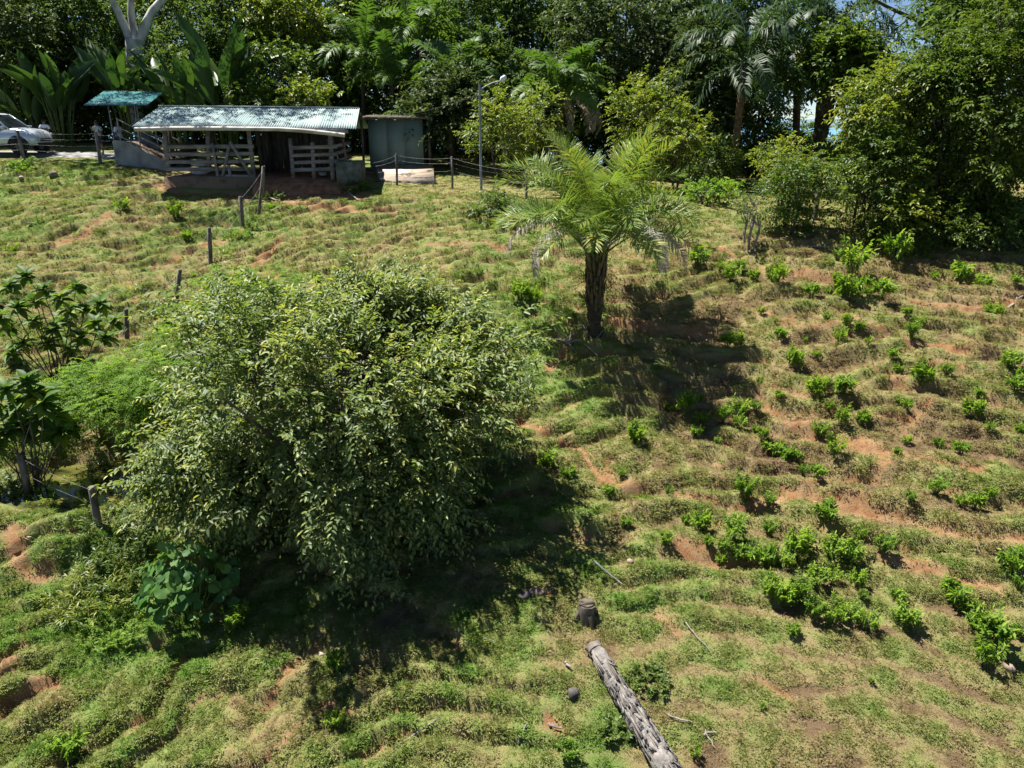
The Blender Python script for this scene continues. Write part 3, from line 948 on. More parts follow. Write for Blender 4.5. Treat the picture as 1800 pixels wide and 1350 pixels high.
# ---------------------------------------------------------------- grey-green hut
YH = 36.4
hut = thing('hut', 'small grey green hut with a flat roof covered in leaf litter', 'hut', (at(696, 289, YH).x, YH, .3))
h0 = at(651, 292, YH); h1 = at(742, 210, YH)
zb = h0.z - .25
mid = [h0.x + (h1.x - h0.x) * t for t in (0, .335, .665, 1)]
for a, b in zip(mid[:-1], mid[1:]):
    MB().box(rel(((a + b) / 2, YH + .03, (zb + h1.z) / 2), hut), (b - a - .006, .06, h1.z - zb)).build('wall_panel', 'hut_paint', hut)
MB().box(rel((h0.x + .04, YH + 1.4, (zb + h1.z) / 2), hut), (.07, 2.6, h1.z - zb)).build('side_wall', 'hut_paint', hut)
MB().box(rel((h1.x - .04, YH + 1.4, (zb + h1.z) / 2), hut), (.07, 2.6, h1.z - zb)).build('side_wall', 'wood_dark', hut)
MB().box(rel((h0.x * .5 + h1.x * .5, YH + 2.75, (zb + h1.z) / 2), hut), (h1.x - h0.x - .2, .06, h1.z - zb)).build('back_wall', 'wood_dark', hut)
q0 = at(630, 209, YH - .35); q1 = at(757, 209, YH - .35)
mb = MB()
n_ = 26
for j, (y, dzz) in enumerate(((YH - .4, .0), (YH + 1.3, .08), (YH + 3.1, .16))):
    pass
V = []; F = []
for j in range(8):
    y = YH - .4 + 3.4 * j / 7
    for i in range(n_ + 1):
        x = q0.x + (q1.x - q0.x) * i / n_
        V.append(rel((x + .05 * float(perlin(x * 3, y * 3, 95)), y, h1.z + .10 + .05 * j / 7 * 2 + .07 * abs(float(perlin(x * 4, y * 4, 96)))), hut))
nv = len(V)
V2 = [v + np.array([0, 0, -.12]) for v in V]
V2 = [np.array([v[0], v[1], rel((0, 0, h1.z + .012), hut)[2] + .04 * (i // (n_ + 1)) / 7 * 2]) for i, v in enumerate(V)]
for j in range(7):
    for i in range(n_):
        a = j * (n_ + 1) + i
        F.append([a, a + 1, a + n_ + 2, a + n_ + 1]); F.append([a + nv + n_ + 1, a + nv + n_ + 2, a + nv + 1, a + nv])
for i in range(n_):
    F.append([i, i + nv, i + 1 + nv, i + 1]); a = 7 * (n_ + 1) + i; F.append([a + 1, a + 1 + nv, a + nv, a])
for j in range(7):
    a = j * (n_ + 1); b = a + n_ + 1
    F.append([b, b + nv, a + nv, a]); a += n_; b += n_; F.append([a, a + nv, b + nv, b])
mb.raw(V + V2, F); mb.build('roof', 'litter_roof', hut)
for px in (634, 753):
    a = at(px, 212, YH - .2)
    MB().beam(rel((a.x, YH - .1, -.1), hut), rel((a.x, YH - .1, h1.z + .02), hut), .10, .10, (1, 0, 0)).build('post', 'wood_dark', hut)

# stained slab in front of the hut
sl = thing('stone_slab', 'flat brown stained slab on the ground in front of the grey green hut', 'slab', (at(716, 310, 33.6).x, 34.0, -.3))
c = [(*gp(668, 319), 0), (*gp(764, 323), 0), (*gp(765, 298), 0), (*gp(671, 292), 0)]
V = []
for t_ in (1, 0):
    for i_, (x, y, _) in enumerate(c):
        y = min(y, 36.2)
        V.append(rel((x, y, hz(x, y) + ((.12 if i_ < 2 else .36) if t_ else -.25)), sl))
MB().raw(V, [[0, 1, 2, 3], [7, 6, 5, 4], [0, 4, 5, 1], [1, 5, 6, 2], [2, 6, 7, 3], [3, 7, 4, 0]]).build('slab_top', 'slab', sl)
mb = MB()
for k in range(7):
    t = k / 6
    x = V[4][0] * (1 - t) + V[5][0] * t; y = V[0][1] * (1 - t) + V[1][1] * t; z = V[4][2] * (1 - t) + V[5][2] * t
    o = lump(MB(), (x, y - .06, z + .2), .16, 40 + k, (1.25, .6, .7)).build('edge_stone', 'stone_dark', sl, smooth=True)

# ---------------------------------------------------------------- fences
def post(t, px0, py0, px1, py1, rad, Y=None, name='post'):
    """round wooden post: foot pixel (px1, py1), top pixel (px0, py0)"""
    if Y is None:
        x, y = gp(px1, py1)
    else:
        x, y = at(px1, py1, Y).x, Y
    z = hz(x, y)
    top = at(px0, py0, y)
    pts = [(x, y, z - .25), (x + (top.x - x) * .1, y, z + .05), (x * .5 + top.x * .5 + .015, y, (z + top.z) / 2), (top.x, y, top.z - .01), (top.x, y, top.z)]
    MB().tube([rel(p, t) for p in pts], [rad * 1.05, rad * 1.05, rad, rad * .92, rad * .7], 7, wob=.22).build(name, 'post', t, smooth=False)
    return Vector((x, y, z)), top


def wires(t, feet, fr, r=.006, sag=.05):
    for (f0, t0), (f1, t1) in zip(feet[:-1], feet[1:]):
        for k in fr:
            a = f0.lerp(t0, k); b = f1.lerp(t1, k)
            pts = []
            for i in range(7):
                u = i / 6
                q = a.lerp(b, u); q.z -= sag * 4 * u * (1 - u)
                pts.append(rel(q, t))
            MB().tube(pts, r, 4, False).build('wire', 'wire', t)


fa = thing('road_fence', 'barbed wire fence on wooden posts along the road beside the car', 'fence', (-23, 35, .3))
ft = [post(fa, -60, 226, -50, 286, .07), post(fa, 30, 229, 42, 281, .075), post(fa, 168, 231, 177, 288, .075), (None)]
ft = [f for f in ft if f]
a_ = at(200, 262, 34.95); ft.append((Vector((a_.x, 34.9, .55)), Vector((a_.x, 34.9, 1.75))))
wires(fa, ft, (.35, .55, .75, .93), .004)
fb = thing('yard_fence', 'wire fence on thin dark posts in front of the grey green hut', 'fence', (-4, 33, -.3))
ft = [(Vector((at(640, 300, 33).x, 33, -.3)), Vector((at(640, 270, 33).x, 33, .6))), post(fb, 696, 270, 698, 326, .05), post(fb, 794, 275, 795, 331, .05), post(fb, 925, 300, 925, 352, .05)]
wires(fb, ft, (.3, .55, .8, .95), .003, .09)
fc = thing('slope_fence', 'line of dark wooden posts running down the slope from shed to pond', 'fence', (-9, 25, -2))
ft = [post(fc, 463, 292, 460, 352, .075), post(fc, 422, 345, 427, 402, .07), post(fc, 367, 400, 369, 466, .075), post(fc, 316, 474, 309, 530, .07),
      post(fc, 221, 543, 222, 592, .07), post(fc, 150, 640, 152, 715, .07), post(fc, 36, 798, 50, 874, .085), post(fc, 160, 855, 172, 920, .08)]
post(fc, 462, 305, 453, 372, .06, name='brace')
wires(fc, ft[:6], (.5, .9), .004)
wires(fc, [ft[6], ft[7]], (.55, .9), .0025)
fd = thing('corner_post', 'pale round post standing among the bushes at the right crest', 'post', (*gp(1432, 388), -1.2))
post(fd, 1437, 330, 1433, 386, .09)

# ---------------------------------------------------------------- street lamp
x, y = gp(846, 335)
lp = thing('street_lamp', 'thin grey street lamp with a curved arm beside the yellow green bushes', 'street lamp', (x, y, hz(x, y)))
top = at(843, 147, y)
MB().tube([rel((x, y, hz(x, y) - .2), lp), rel(top, lp)], [.055, .04], 8).build('pole', 'lamp_pole', lp, smooth=True)
arm = [at(844, 158, y), at(853, 152, y), at(866, 145.5, y), at(882, 142, y)]
MB().tube([rel(p, lp) for p in arm], .025, 6).build('arm', 'lamp_pole', lp, smooth=True)
hd = at(885, 140, y)
MB().tube([rel(hd, lp) + [-.10, 0, -.05], rel(hd, lp) + [-.05, 0, .02], rel(hd, lp) + [.06, 0, .10], rel(hd, lp) + [.08, 0, .16]], [.05, .10, .09, .04], 8).build('lamp_head', 'sack', lp, smooth=True)
wl = [(rel(at(844, 165, y), lp) * (1 - t) + rel(at(640, 205, 36.2), lp) * t) + np.array([0, 0, -1.0 * t * (1 - t)]) for t in np.linspace(0, 1, 12)]
MB().tube(wl, .008, 4, False).build('cable', 'stone_dark', lp)

# ---------------------------------------------------------------- car
M['car_paint'] = noise_mat('silver_paint', (.50, .56, .62), (.53, .59, .65), 2, .25, spec=.6, bump=0, metal=.35)
M['car_glass'] = noise_mat('car_glass', (.012, .016, .02), (.02, .024, .028), 2, .06, spec=.8, bump=0)
M['rubber'] = noise_mat('tyre_rubber', (.014, .014, .015), (.03, .03, .03), 9, .85)
M['rim'] = noise_mat('rim_metal', (.05, .05, .055), (.12, .12, .13), 5, .4, spec=.5, metal=.6, bump=0)
M['plastic'] = noise_mat('black_plastic', (.015, .015, .016), (.03, .03, .03), 6, .6)
M['lens'] = noise_mat('lamp_lens', (.55, .58, .6), (.7, .72, .74), 8, .12, spec=.7, bump=0)
YCAR = 36.35
nose = at(92, 262, YCAR).x - .75
gz_c = hz(nose - 1, YCAR + .9) + .03
car = thing('parked_car', 'silver off-road car on the road, cut off by the left edge', 'car', (nose - 2.25, YCAR + .9, gz_c))
# side profile stations, car front at +x (local x from -2.3 to 2.25); half width at each station
st = [  # x, z_bottom, z_belt, half width
    (-2.28, .55, .95, .70), (-2.2, .42, 1.06, .82), (-1.7, .38, 1.12, .90), (-.9, .36, 1.13, .92), (0, .36, 1.13, .92), (.65, .37, 1.14, .92),
    (.95, .37, 1.20, .91), (1.35, .38, 1.18, .90), (1.75, .40, 1.12, .88), (1.98, .42, 1.03, .83), (2.14, .45, .90, .76), (2.22, .50, .72, .64)]
V = []; F = []
for x, zb_, zt_, hw in st:
    sec = [(-hw * .90, zb_), (-hw, zb_ + .12), (-hw * 1.01, (zb_ + zt_) / 2), (-hw * .965, zt_ - .06), (-hw * .88, zt_), (-hw * .4, zt_ + .035),
           (hw * .4, zt_ + .035), (hw * .88, zt_), (hw * .965, zt_ - .06), (hw * 1.01, (zb_ + zt_) / 2), (hw, zb_ + .12), (hw * .90, zb_)]
    V += [(x, a, b) for a, b in sec]
ns = len(st)
for i in range(ns - 1):
    for j in range(12):
        F.append([i * 12 + j, (i + 1) * 12 + j, (i + 1) * 12 + (j + 1) % 12, i * 12 + (j + 1) % 12])
mb = MB(); mb.raw(V, F); mb.raw(V, [list(range(11, -1, -1)), [(ns - 1) * 12 + j for j in range(12)]])
mb.build('body', 'car_paint', car, smooth=True)
# greenhouse: glass volume with painted roof and pillars
lo = [(-2.05, .86), (1.12, .86)]; hi_ = [(-1.75, .66), (.25, .66)]
def gh(x, z, hw): return [(x, -hw, z), (x, hw, z)]
V = gh(-2.08, 1.10, .84) + gh(-1.80, 1.78, .66) + gh(-.3, 1.87, .68) + gh(.28, 1.80, .66) + gh(1.12, 1.17, .83)
MB().raw(V, [[0, 2, 3, 1], [6, 8, 9, 7], [0, 8, 6, 4], [0, 4, 2, 2], [1, 5, 7, 9], [1, 3, 5, 5]][:2]).raw(V, [[0, 8, 6, 4, 2], [1, 3, 5, 7, 9]]).build('glass', 'car_glass', car)
V = gh(-1.82, 1.785, .67) + gh(-1.3, 1.87, .68) + gh(-.3, 1.89, .69) + gh(.1, 1.87, .68) + gh(.30, 1.805, .67)
MB().raw(V, [[0, 2, 3, 1], [2, 4, 5, 3], [4, 6, 7, 5], [6, 8, 9, 7]]).build('roof', 'car_paint', car, smooth=True)
for s in (-1, 1):
    for pa, pb in (((1.13, .845 * s, 1.15), (.28, .68 * s, 1.81)), ((-.35, .885 * s, 1.12), (-.32, .70 * s, 1.87)), ((-2.09, .85 * s, 1.10), (-1.82, .68 * s, 1.79)), ((-1.35, .875 * s, 1.12), (-1.25, .69 * s, 1.86))):
        MB().beam(pa, pb, .07, .035, (1, 0, 0)).build('pillar', 'car_paint', car)
    MB().beam((-1.8, .70 * s, 1.80), (.28, .70 * s, 1.825), .05, .04).build('roof_rail', 'car_paint', car)
    for wx in (-1.40, 1.42):
        wh = thing('wheel', '', '', (wx, .80 * s, .37)); wh.parent = car; del wh['label']; del wh['category']
        prof_ = [(.19, -.11), (.30, -.12), (.355, -.10), (.37, -.04), (.37, .04), (.355, .10), (.30, .12), (.19, .11)]
        V = [(r * math.cos(a), yv * 1.0, r * math.sin(a)) for r, yv in prof_ for a in np.linspace(0, 2 * math.pi, 25)[:-1]]
        F = [[i * 24 + j, i * 24 + (j + 1) % 24, (i + 1) * 24 + (j + 1) % 24, (i + 1) * 24 + j] for i in range(7) for j in range(24)]
        MB().raw(V, F).build('tyre', 'rubber', wh, smooth=True)
        mb = MB()
        for k in range(6):
            a = k * math.pi / 3
            mb.beam((.03 * math.cos(a), .10 * s, .03 * math.sin(a)), (.20 * math.cos(a), .09 * s, .20 * math.sin(a)), .07, .03, (0, 0, 1) if abs(math.sin(a)) < .8 else (1, 0, 0))
        mb.tube([(0, .05 * s, 0), (0, .115 * s, 0)], .05, 10); mb.tube([(0, .0, 0), (0, .02 * s, 0)], .2, 20)
        mb.build('rim', 'rim', wh)
        # dark wheel arch
        arc = [(wx + .47 * math.cos(a), .90 * s, .37 + .47 * math.sin(a)) for a in np.linspace(0.0, math.pi, 15)]
        MB().tube(arc, .05, 6).build('wheel_arch', 'plastic', car, smooth=True)
        dk = [(wx, .925 * s, .37)] + [(wx + .45 * math.cos(a), .935 * s, .37 + .45 * math.sin(a)) for a in np.linspace(-.1, math.pi + .1, 17)]
        MB().raw(dk, [[0, i + 1, i + 2] for i in range(16)]).build('wheel_well', 'plastic', car)
        wh.location.y = .86 * s
    MB().box((1.98, .72 * s, .90), (.30, .14, .15), Matrix.Rotation(-.35 * s, 3, 'Z')).build('headlight', 'lens', car)
    MB().box((.95, 1.0 * s, 1.24), (.12, .2, .15)).build('mirror', 'car_paint', car)
    MB().box((-.1, .945 * s, .96), (.16, .03, .035)).build('door_handle', 'plastic', car)
    MB().box((0, .935 * s, .43), (2.0, .05, .14)).build('side_sill', 'plastic', car)
MB().box((2.16, 0, .47), (.18, 1.25, .16)).build('bumper', 'plastic', car)
MB().box((2.235, 0, .68), (.04, .8, .12)).build('grille', 'plastic', car)

# ---------------------------------------------------------------- people
M['skin'] = noise_mat('skin', (.16, .085, .05), (.22, .12, .075), 6, .6, bump=0)
M['hair'] = noise_mat('dark_hair', (.012, .010, .009), (.03, .025, .02), 20, .6)
M['shirt_white'] = noise_mat('white_shirt', (.62, .64, .72), (.72, .74, .80), 4, .85)
M['shirt_grey'] = noise_mat('grey_shirt', (.33, .38, .37), (.42, .47, .46), 4, .85)
M['shorts_dark'] = noise_mat('dark_shorts', (.012, .02, .035), (.03, .045, .065), 5, .85)
M['shoe'] = noise_mat('shoe', (.5, .5, .5), (.65, .65, .65), 5, .7)


def skin_mesh(name, verts, edges, radii, mat, parent, sub=2):
    me = bpy.data.meshes.new(name)
    me.from_pydata([tuple(v) for v in verts], edges, [])
    o = link(name, me, parent)
    sm = o.modifiers.new('skin', 'SKIN')
    if not me.skin_vertices:
        bpy.context.view_layer.objects.active = o
    for i, r in enumerate(radii):
        d = me.skin_vertices[0].data[i]
        d.radius = (r, r) if not isinstance(r, tuple) else r
        d.use_root = (i == 0)
    sm.use_smooth_shade = True
    ss = o.modifiers.new('sub', 'SUBSURF'); ss.levels = sub; ss.render_levels = sub
    me.materials.append(M[mat])
    return o


def person(px, py_head, Y, h, rz, shirt, legs, label, armpose):
    p = at(px, py_head, Y)
    gz0 = hz(p.x, Y) + .03
    h = min(max(p.z - gz0 + .02, 1.55), 1.85)
    t = thing('person', label, 'person', (p.x, Y, gz0), rz, 'people by the road')
    k = h / 1.75
    J = {'pel': (0, 0, .95), 'wai': (0, 0, 1.10), 'che': (0, .01, 1.32), 'nek': (0, 0, 1.46), 'hd0': (0, -.01, 1.55), 'hd1': (0, -.015, 1.64), 'hd2': (0, 0, 1.70),
         'nos': (0, -.105, 1.585), 'erl': (.085, 0, 1.60), 'err': (-.085, 0, 1.60),
         'shl': (.17, 0, 1.40), 'shr': (-.17, 0, 1.40)}
    R = {'pel': (.15, .11), 'wai': (.14, .10), 'che': (.16, .11), 'nek': .055, 'hd0': .075, 'hd1': .092, 'hd2': .06, 'nos': .018, 'erl': .02, 'err': .02, 'shl': .065, 'shr': .065}
    E = [('pel', 'wai'), ('wai', 'che'), ('che', 'nek'), ('nek', 'hd0'), ('hd0', 'hd1'), ('hd1', 'hd2'), ('hd0', 'nos'), ('hd1', 'erl'), ('hd1', 'err'), ('che', 'shl'), ('che', 'shr')]
    for s, q in ((1, 'l'), (-1, 'r')):
        el, wr = armpose[q]
        J['el' + q] = (el[0] * s, el[1], el[2]); J['wr' + q] = (wr[0] * s, wr[1], wr[2])
        d = Vector(J['wr' + q]) - Vector(J['el' + q]); d.normalize()
        hb = Vector(J['wr' + q]) + d * .07
        J['pm' + q] = tuple(hb)
        R['el' + q] = .042; R['wr' + q] = .03; R['pm' + q] = (.035, .02)
        E += [('sh' + q, 'el' + q), ('el' + q, 'wr' + q), ('wr' + q, 'pm' + q)]
        sd = d.orthogonal().normalized()
        for f in range(4):
            a = hb + d * .03 + sd * (.018 * (f - 1.5)); b = a + d * (.04 + .008 * (f in (1, 2))) + Vector((0, -.012, -.01))
            J[f'f{f}a' + q] = tuple(a); J[f'f{f}b' + q] = tuple(b); R[f'f{f}a' + q] = .009; R[f'f{f}b' + q] = .007
            E += [('pm' + q, f'f{f}a' + q), (f'f{f}a' + q, f'f{f}b' + q)]
        J['th' + q] = tuple(Vector(J['wr' + q]) + d * .05 + sd * .055); R['th' + q] = .01; E.append(('wr' + q, 'th' + q))
        J['hp' + q] = (.095 * s, 0, .88); J['kn' + q] = (.11 * s, -.02, .49); J['an' + q] = (.115 * s, .02, .09); J['to' + q] = (.13 * s, -.15, .035)
        R['hp' + q] = .095; R['kn' + q] = .06; R['an' + q] = .038; R['to' + q] = (.045, .03)
        E += [('pel', 'hp' + q), ('hp' + q, 'kn' + q), ('kn' + q, 'an' + q), ('an' + q, 'to' + q)]
    names = list(J); ix = {n: i for i, n in enumerate(names)}
    sc_ = lambda v: tuple(c * k for c in v)
    skin_mesh('body', [sc_(J[n]) for n in names], [(ix[a], ix[b]) for a, b in E], [R[n] for n in names], 'skin', t)

    def cloth(name, chain, grow, mat):
        nn = []
        for a, b in chain:
            for q in (a, b):
                if q not in nn:
                    nn.append(q)
        ii = {n: i for i, n in enumerate(nn)}
        def loc(n):
            if n.startswith('me'):
                a = Vector(J['sh' + n[2]]); b = Vector(J['el' + n[2]]); return tuple(a.lerp(b, .85))
            if n.startswith('mk'):
                a = Vector(J['hp' + n[2]]); b = Vector(J['kn' + n[2]]); return tuple(a.lerp(b, .95))
            return J[n]
        def rad(n):
            r = {'me': .062, 'mk': .085}.get(n[:2]) or R[n]
            return tuple(x * grow + .012 for x in r) if isinstance(r, tuple) else r * grow + .012
        skin_mesh(name, [sc_(loc(n)) for n in nn], [(ii[a], ii[b]) for a, b in chain], [rad(n) for n in nn], mat, t)
    cloth('shirt', [('wai', 'che'), ('wai', 'pel'), ('che', 'shl'), ('che', 'shr'), ('shl', 'mel'), ('shr', 'mer')], 1.08, shirt)
    cloth('shorts', [('pel', 'hpl'), ('pel', 'hpr'), ('hpl', 'mkl'), ('hpr', 'mkr')], 1.06, legs)
    mb = MB(); lump(mb, (0, .015 * k, 1.655 * k), .112 * k, 3, (.92, 1.02, .85), 12, 8, .05)
    mb.build('hair', 'hair', t, smooth=True)
    for s in (1, -1):
        lump(MB(), (.13 * s * k, -.06 * k, .04 * k), .06 * k, 4, (.8, 2.1, .7), 10, 6, .03).build('shoe', 'shoe', t, smooth=True)
        lump(MB(), (.032 * s * k, -.082 * k, 1.625 * k), .011 * k, 4, (1, .6, 1), 8, 5, 0).build('eye', 'hair', t, smooth=True)
    lump(MB(), (0, -.083 * k, 1.535 * k), .02 * k, 4, (1.2, .4, .35), 8, 5, 0).build('mouth', 'skin', t, smooth=True)


person(76, 212, 38.6, 1.75, .3, 'shirt_white', 'shorts_dark', 'person in a white shirt with folded arms behind the silver car bonnet',
       {'l': ((.24, -.05, 1.16), (.02, -.19, 1.22)), 'r': ((.24, -.05, 1.16), (.02, -.21, 1.17))})
person(168, 212, 37.9, 1.75, -.2, 'shirt_grey', 'shorts_dark', 'person in a grey shirt and dark shorts near the road fence post',
       {'l': ((.26, .0, 1.15), (.24, -.12, .95)), 'r': ((.28, -.03, 1.2), (.20, -.2, 1.36))})
person(205, 214, 37.9, 1.72, 1.3, 'shirt_white', 'shorts_dark', 'person in a white shirt standing behind the top of the concrete ramp',
       {'l': ((.23, .02, 1.14), (.22, -.1, .92)), 'r': ((.23, .02, 1.14), (.22, -.1, .92))})

# ================================================================== VEGETATION
def sprays(mb, O, D, L, nl, ll, lw, rng, shape='diamond', droop=.35, angle=.95, young=.35, tint0=.45, tvar=.16, spread=.25, ldroop=.2, start=.12, flat=.75, tmul=None):
    """leafy shoots: origin, direction, length; leaves alternate along each shoot"""
    n = len(O)
    D = unit(D)
    t = np.linspace(start, 1, nl)[None, :, None] + (rng.rand(n, nl, 1) - .5) * .5 / nl
    L = np.broadcast_to(np.asarray(L, float), (n,))[:, None, None]
    g = np.array([0, 0, -1.0])
    P = O[:, None] + D[:, None] * L * t + g * droop * L * t ** 2
    T = unit(D[:, None] + 2 * droop * t * g)
    side = unit(np.cross(T, np.array([0, 0, 1.0])) + 1e-4)
    sg = np.where(np.arange(nl) % 2 == 0, 1.0, -1.0)[None, :, None]
    roll = rng.randn(n, 1, 1) * .5
    upv = unit(np.cross(side, T))
    sd = side * np.cos(roll) + upv * np.sin(roll)
    last = (np.arange(nl) == nl - 1)[None, :, None]
    ang = np.where(last, .15, angle)
    LD = unit(T * np.cos(ang) + sd * sg * np.sin(ang) + rng.randn(n, nl, 3) * spread)
    NN = unit(flat * np.array([0, 0, 1.0]) + .5 * upv + rng.randn(n, nl, 3) * .35)
    tt = tint0 + young * (t[..., 0] ** 3) * (.4 + .6 * rng.rand(n, 1)) + rng.randn(n, nl) * tvar + rng.randn(n, 1) * tvar * .7
    if tmul is not None:
        tt = tt + tmul[:, None]
    sz = (.7 + .5 * rng.rand(n, nl)) * (1 - .25 * t[..., 0])
    mb.leaves(P.reshape(-1, 3), LD.reshape(-1, 3), NN.reshape(-1, 3), (ll * sz).ravel(), (lw * sz).ravel(), np.clip(tt, 0, 1).ravel(), shape, .15, ldroop)
    return P[:, -1]


def twigs(mb, O, D, L, droop, rad):
    """thin three-sided shoots"""
    D = unit(D); n = len(O)
    L = np.broadcast_to(np.asarray(L, float), (n,))[:, None]
    s1 = unit(np.cross(D, np.array([.3, .2, 1.0]))); s2 = unit(np.cross(D, s1))
    mid = O + D * L * .5 + np.array([0, 0, -1.0]) * droop * L * .25
    end = O + D * L * .95 + np.array([0, 0, -1.0]) * droop * L * .9
    V = np.stack([O + s1 * rad, O - s1 * rad, mid + s1 * rad * .7, mid - s1 * rad * .7, end, O + s2 * rad, mid + s2 * rad * .7], 1)
    F = np.array([[0, 1, 3], [0, 3, 2], [2, 3, 4], [5, 0, 2], [5, 2, 6], [6, 2, 4]])
    mb.raw(V.reshape(-1, 3), (F[None] + (np.arange(n) * 7)[:, None, None]).reshape(-1, 3))


def clump_centres(rng, n, c, rad, shell=.5, zmin=-.75, bumpy=.18):
    out = []
    while len(out) < n:
        d = rng.randn(3); d /= np.linalg.norm(d)
        if d[2] < zmin:
            continue
        r = shell + (1 - shell) * rng.rand() ** .6
        r *= 1 + bumpy * rng.randn()
        out.append(np.array(c) + d * r * np.array(rad))
    return np.array(out)


def limb(mb, p0, p1, r0, r1, rng, bend=.12, n=6, sides=6):
    p0 = np.array(p0, float); p1 = np.array(p1, float)
    L = np.linalg.norm(p1 - p0)
    off = rng.randn(3) * bend * L; off[2] = abs(off[2]) * .6
    pts = []
    for i in range(n):
        t = i / (n - 1)
        pts.append(p0 * (1 - t) + p1 * t + off * 4 * t * (1 - t) * .5 + rng.randn(3) * .015 * L * (0 < t < 1))
    mb.tube(pts, np.linspace(r0, r1, n), sides, True)
    return pts


def leafy_tree(name, label, cat, loc, centre, rad, mat, seed, clumps=40, per=14, slen=.6, nl=9, ll=.16, lw=.07, trunk_r=.12, bark='bark',
               shape='diamond', droop=.35, clump_r=.5, shell=.5, zmin=-.75, fork=.35, group=None, up=.35, young=.35, tint0=.42, wood=True, stems=1, ldroop=.2, angle=.95, nlimb=14, stem_spread=.15, twig=False, spread=.25, flat=.75):
    """a tree or bush as a thing: trunk (with limbs) and foliage, both children of an Empty at its foot"""
    rng = np.random.RandomState(seed)
    t = thing(name, label, cat, loc, 0, group)
    C = clump_centres(rng, clumps, centre, rad, shell, zmin)
    mb = MB()
    n = clumps * per
    O = np.repeat(C, per, 0) + rng.randn(n, 3) * clump_r * np.array([1, 1, .7]) * .55
    out = unit((O - np.array(centre)) / np.array(rad))
    D = unit(out * .8 + rng.randn(n, 3) * .55 + np.array([0, 0, up]))
    Ls = slen * (.6 + .7 * rng.rand(n))
    tm = np.repeat(rng.randn(clumps) * .10, per)
    sprays(mb, O, D, Ls, nl, ll, lw, rng, shape, droop, young=young, tint0=tint0, ldroop=ldroop, angle=angle, tmul=tm, spread=spread, flat=flat)
    mb.build('foliage', mat, t, kind='stuff')
    if wood:
        mw = MB()
        for s in range(stems):
            a = rng.rand() * 6.28
            foot = np.array([math.cos(a), math.sin(a), 0]) * stem_spread * (stems > 1)
            top = np.array(centre) * np.array([.8, .8, 0]) + np.array([0, 0, centre[2] * (fork if stems == 1 else .6)]) + foot * 2.5
            pts = limb(mw, foot + np.array([0, 0, -.3]), top, trunk_r * 1.15, trunk_r * .8, rng, .05, 7, 8)
            sel = rng.choice(clumps, min(clumps, max(3, nlimb // stems)), replace=False)
            for c in sel:
                q = limb(mw, top, C[c], trunk_r * .5, trunk_r * .10, rng, .12)
                for c2 in np.argsort(np.linalg.norm(C - C[c], axis=1))[1:3]:
                    limb(mw, q[3], C[c2], trunk_r * .22, trunk_r * .06, rng, .12, 4, 4)
        mw.build('trunk', bark, t, smooth=True)
    if twig:
        mw = MB(); twigs(mw, O, D, Ls, droop, twig); mw.build('twigs', bark, t)
    return t


def foot(px, py):
    x, y = gp(px, py)
    return (x, y, hz(x, y))


# ---------------------------------------------------------------- the big tree in the middle
ft_ = (-3.5, 13.4, hz(-3.5, 13.4))
rng = np.random.RandomState(5)
big = thing('broadleaf_tree', 'large wide leafy tree in the middle of the slope beside the pond', 'tree', ft_)
cz = -2.95 - ft_[2]
mb = MB(); mw = MB()
CEN = np.array([-.15, .65, cz - .1]); RAD = np.array([3.25, 2.9, 2.05])
C = np.concatenate([clump_centres(rng, 150, CEN, RAD, .5, -.8, .17),
                    clump_centres(rng, 30, CEN + [-2.1, -1.3, -1.15], [1.4, .9, .8], .4, -.8, .15),
                    clump_centres(rng, 26, CEN + [1.0, -1.9, -1.2], [1.3, .8, .9], .4, -.9, .15),
                    clump_centres(rng, 16, CEN + [2.6, .6, .6], [1.1, 1.0, .9], .5, -.8, .15),
                    clump_centres(rng, 14, CEN + [.5, 2.2, 1.0], [1.4, .9, .7], .4, -.6, .2),
                    clump_centres(rng, 10, CEN + [-2.6, 1.5, .9], [1.0, .9, .6], .4, -.6, .2),
                    clump_centres(rng, 7, CEN + [.3, 1.2, 1.6], [.6, .5, .4], .2, -.9, .2), clump_centres(rng, 7, CEN + [1.2, 1.6, 1.4], [.6, .5, .4], .2, -.9, .2)])
per = 25
n = len(C) * per
O = np.repeat(C, per, 0) + rng.randn(n, 3) * .24
out = unit((O - CEN) / RAD)
D = unit(out * .85 + rng.randn(n, 3) * .5 + np.array([0, 0, .30]))
Ls = .62 * (.6 + .8 * rng.rand(n))
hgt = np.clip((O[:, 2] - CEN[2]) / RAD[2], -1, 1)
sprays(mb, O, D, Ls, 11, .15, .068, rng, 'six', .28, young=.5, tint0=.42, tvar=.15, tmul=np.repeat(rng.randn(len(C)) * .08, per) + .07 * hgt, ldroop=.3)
mb.build('foliage', 'leaf_main', big, kind='stuff')
for k in range(5):
    a = k * 1.26 + .4
    top = np.array([math.cos(a) * .55, math.sin(a) * .5 + .2, 1.1 + .25 * rng.rand()])
    limb(mw, (0, 0, -.4), top, .17, .11, rng, .08, 6, 8)
    near = np.argsort(np.arctan2(np.sin(np.arctan2(C[:, 1] - .4, C[:, 0]) - a), 1) ** 2 + .4 * rng.rand(len(C)))[:26]
    for c in near[::2]:
        q = limb(mw, top, C[c], .065, .012, rng, .1, 6, 5)
        c2 = near[rng.randint(len(near))]
        limb(mw, q[3], C[c2], .03, .008, rng, .12, 4, 4)
mw.build('trunk', 'bark', big, smooth=True)
mw = MB(); twigs(mw, O[::2], D[::2], Ls[::2], .28, .006); mw.build('twigs', 'bark', big)

